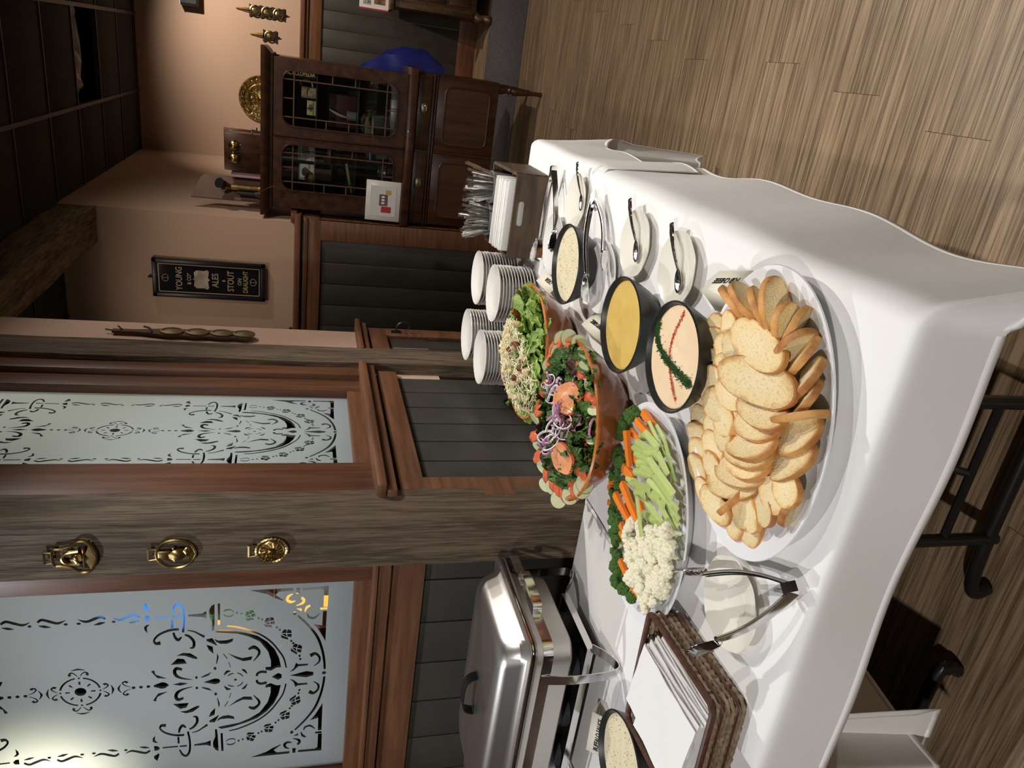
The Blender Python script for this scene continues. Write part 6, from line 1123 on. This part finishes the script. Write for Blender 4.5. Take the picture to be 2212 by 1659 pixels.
# martingale strap on the end wall of the snug
q = thing('leather_martingale', 'brown leather martingale strap with aged brass medallions on the pink end wall', 'horse brass', (XW-.001, 2.885, 0)); OLDB = mat('aged_dull_brass', (.20, .15, .08), .5, .6)
b = new(); P = [(-.012, 2.19), (-.014, 2.10), (-.03, 2.03), (-.04, 1.99), (-.032, 1.95), (-.042, 1.90), (-.034, 1.86), (-.044, 1.80), (-.036, 1.765), (-.045, 1.72), (-.03, 1.695)]; A = ring(b, [(.004, -y, z) for y, z in P]+[(.004, y, z) for y, z in P[::-1]]); B = ring(b, [(.014, -y, z) for y, z in P]+[(.014, y, z) for y, z in P[::-1]]); skin(b, [A, B]); obj('leather', b, LEATHER, q)
for z in (1.985, 1.895, 1.805, 1.725):
    b = new(); R_ = [ring(b, [(.014+dx, .035*q_*math.cos(2*PI*i/20), z+.042*q_*math.sin(2*PI*i/20)) for i in range(20)]) for q_, dx in ((1, 0), (1, .006), (.8, .008), (.75, .004), (.3, .009))]; skin(b, R_); obj('brass_medallion', b, OLDB, q)
b = new(); tube(b, smoothpts([(.012, -.01, 2.05), (.03, -.012, 2.06), (.035, -.01, 2.08)], 3), .004, 6); obj('buckle', b, OLDB, q)
b = new(); tube(b, [(.01, 0, 2.18), (.012, .006, 2.215)], .003, 6); obj('hanger', b, OLDB, q)
b = new(); tube(b, [(.01, 0, 2.15), (.03, .0, 2.17)], .003, 6); obj('prong', b, OLDB, q)
# coat hook on the wainscot
p = onx(855, 720, XW+.01); q = thing('coat_hook', 'small black metal coat hook on the wainscot below the strap', 'hook', (XW+.016, p.y, p.z)); obj('plate', box(new(), 0, .004, -.012, .012, -.02, .02), BLACKM, q); b = new(); tube(b, smoothpts([(.003, 0, .0), (.03, 0, -.005), (.045, 0, -.03), (.035, 0, -.055), (.012, 0, -.05)], 4), .0045, 8); obj('hook_arm', b, BLACKM, q)
# three horse brasses on the corner post
def brass_on_post(z, w_, h_, label, kind):
    q = thing('horse_brass', label, 'horse brass', (-1.166, 1.594, z), (0, 0, 0)); b = new()
    def loop(pts, r): tube(b, smoothpts([(x, -.004, zz) for x, zz in pts], 4, True)+[Vector((pts[0][0], -.004, pts[0][1]))], r, 6)
    n = 20; ell = [(w_*math.cos(2*PI*i/n), h_*math.sin(2*PI*i/n)) for i in range(n)]
    if kind == 'bell': ell = [(w_*.45, h_*.9), (w_*.55, h_*.55), (w_*.7, h_*.1), (w_, -.3*h_), (w_*.85, -.75*h_), (0, -h_), (-w_*.85, -.75*h_), (-w_, -.3*h_), (-w_*.7, h_*.1), (-w_*.55, h_*.55), (-w_*.45, h_*.9)]
    loop(ell, .0038); obj('outer_ring', b, BRASS, q)
    b = new(); zt = h_*(.9 if kind == 'bell' else .98); P = [(-.014, zt), (-.016, zt+.018), (.016, zt+.018), (.014, zt)]; tube(b, [(x, -.004, zz) for x, zz in P], .003, 6); obj('strap_loop', b, BRASS, q)
    b = new()
    if kind == 'bell':
        tube(b, smoothpts([(-.018, -.006, -.012), (-.014, -.008, .012), (0, -.009, .022), (.014, -.008, .012), (.018, -.006, -.012)], 4), .005, 8); blob(b, (0, -.008, -.008), .012, 2, .4, 3); tube(b, [(-.026, -.006, -.022), (.026, -.006, -.022)], .003, 6); prism_xz(b, [(-w_*.8, -h_*.75), (-.01, -h_*.55), (0, -h_*.7), (.01, -h_*.55), (w_*.8, -h_*.75), (0, -h_)], -.008, -.002)
    elif kind == 'bust':
        box(b, -.01, .01, -.008, -.002, .01, h_*.9, .002); blob(b, (0, -.008, -.005), .017, 2, .35, 3, (1, .5, 1.1)); blob(b, (.008, -.008, -.026), .010, 2, .4, 3, (1.4, .5, .8)); tube(b, [(-.02, -.006, .002), (.02, -.006, .004)], .003, 6); prism_xz(b, [(-w_*.7, -h_*.7), (w_*.7, -h_*.7), (0, -h_)], -.008, -.002)
    else:
        blob(b, (0, -.004, 0), .9, 3, .02, 3, (w_*.95, .006, h_*.95), 2); blob(b, (0, -.012, .004), .008, 1, 0)
        for i in range(16): a = 2*PI*i/16; tube(b, [(.013*math.cos(a), -.01, .013*math.sin(a)), (.026*math.cos(a+.3), -.008, .028*math.sin(a+.3))], .0025, 5)
        for i in range(26): a = 2*PI*i/26; blob(b, (w_*math.cos(a), -.004, h_*math.sin(a)), .0045, 1, 0)
    obj('figure', b, BRASS, q); return q
brass_on_post(2.0, .043, .047, 'bell-shaped brass horse brass with a small bust, topmost on the corner post', 'bell'); brass_on_post(1.782, .040, .043, 'oval horse brass with a crowned bust, in the middle of the corner post', 'bust'); brass_on_post(1.563, .034, .036, 'small round embossed horse brass, lowest on the corner post', 'round')
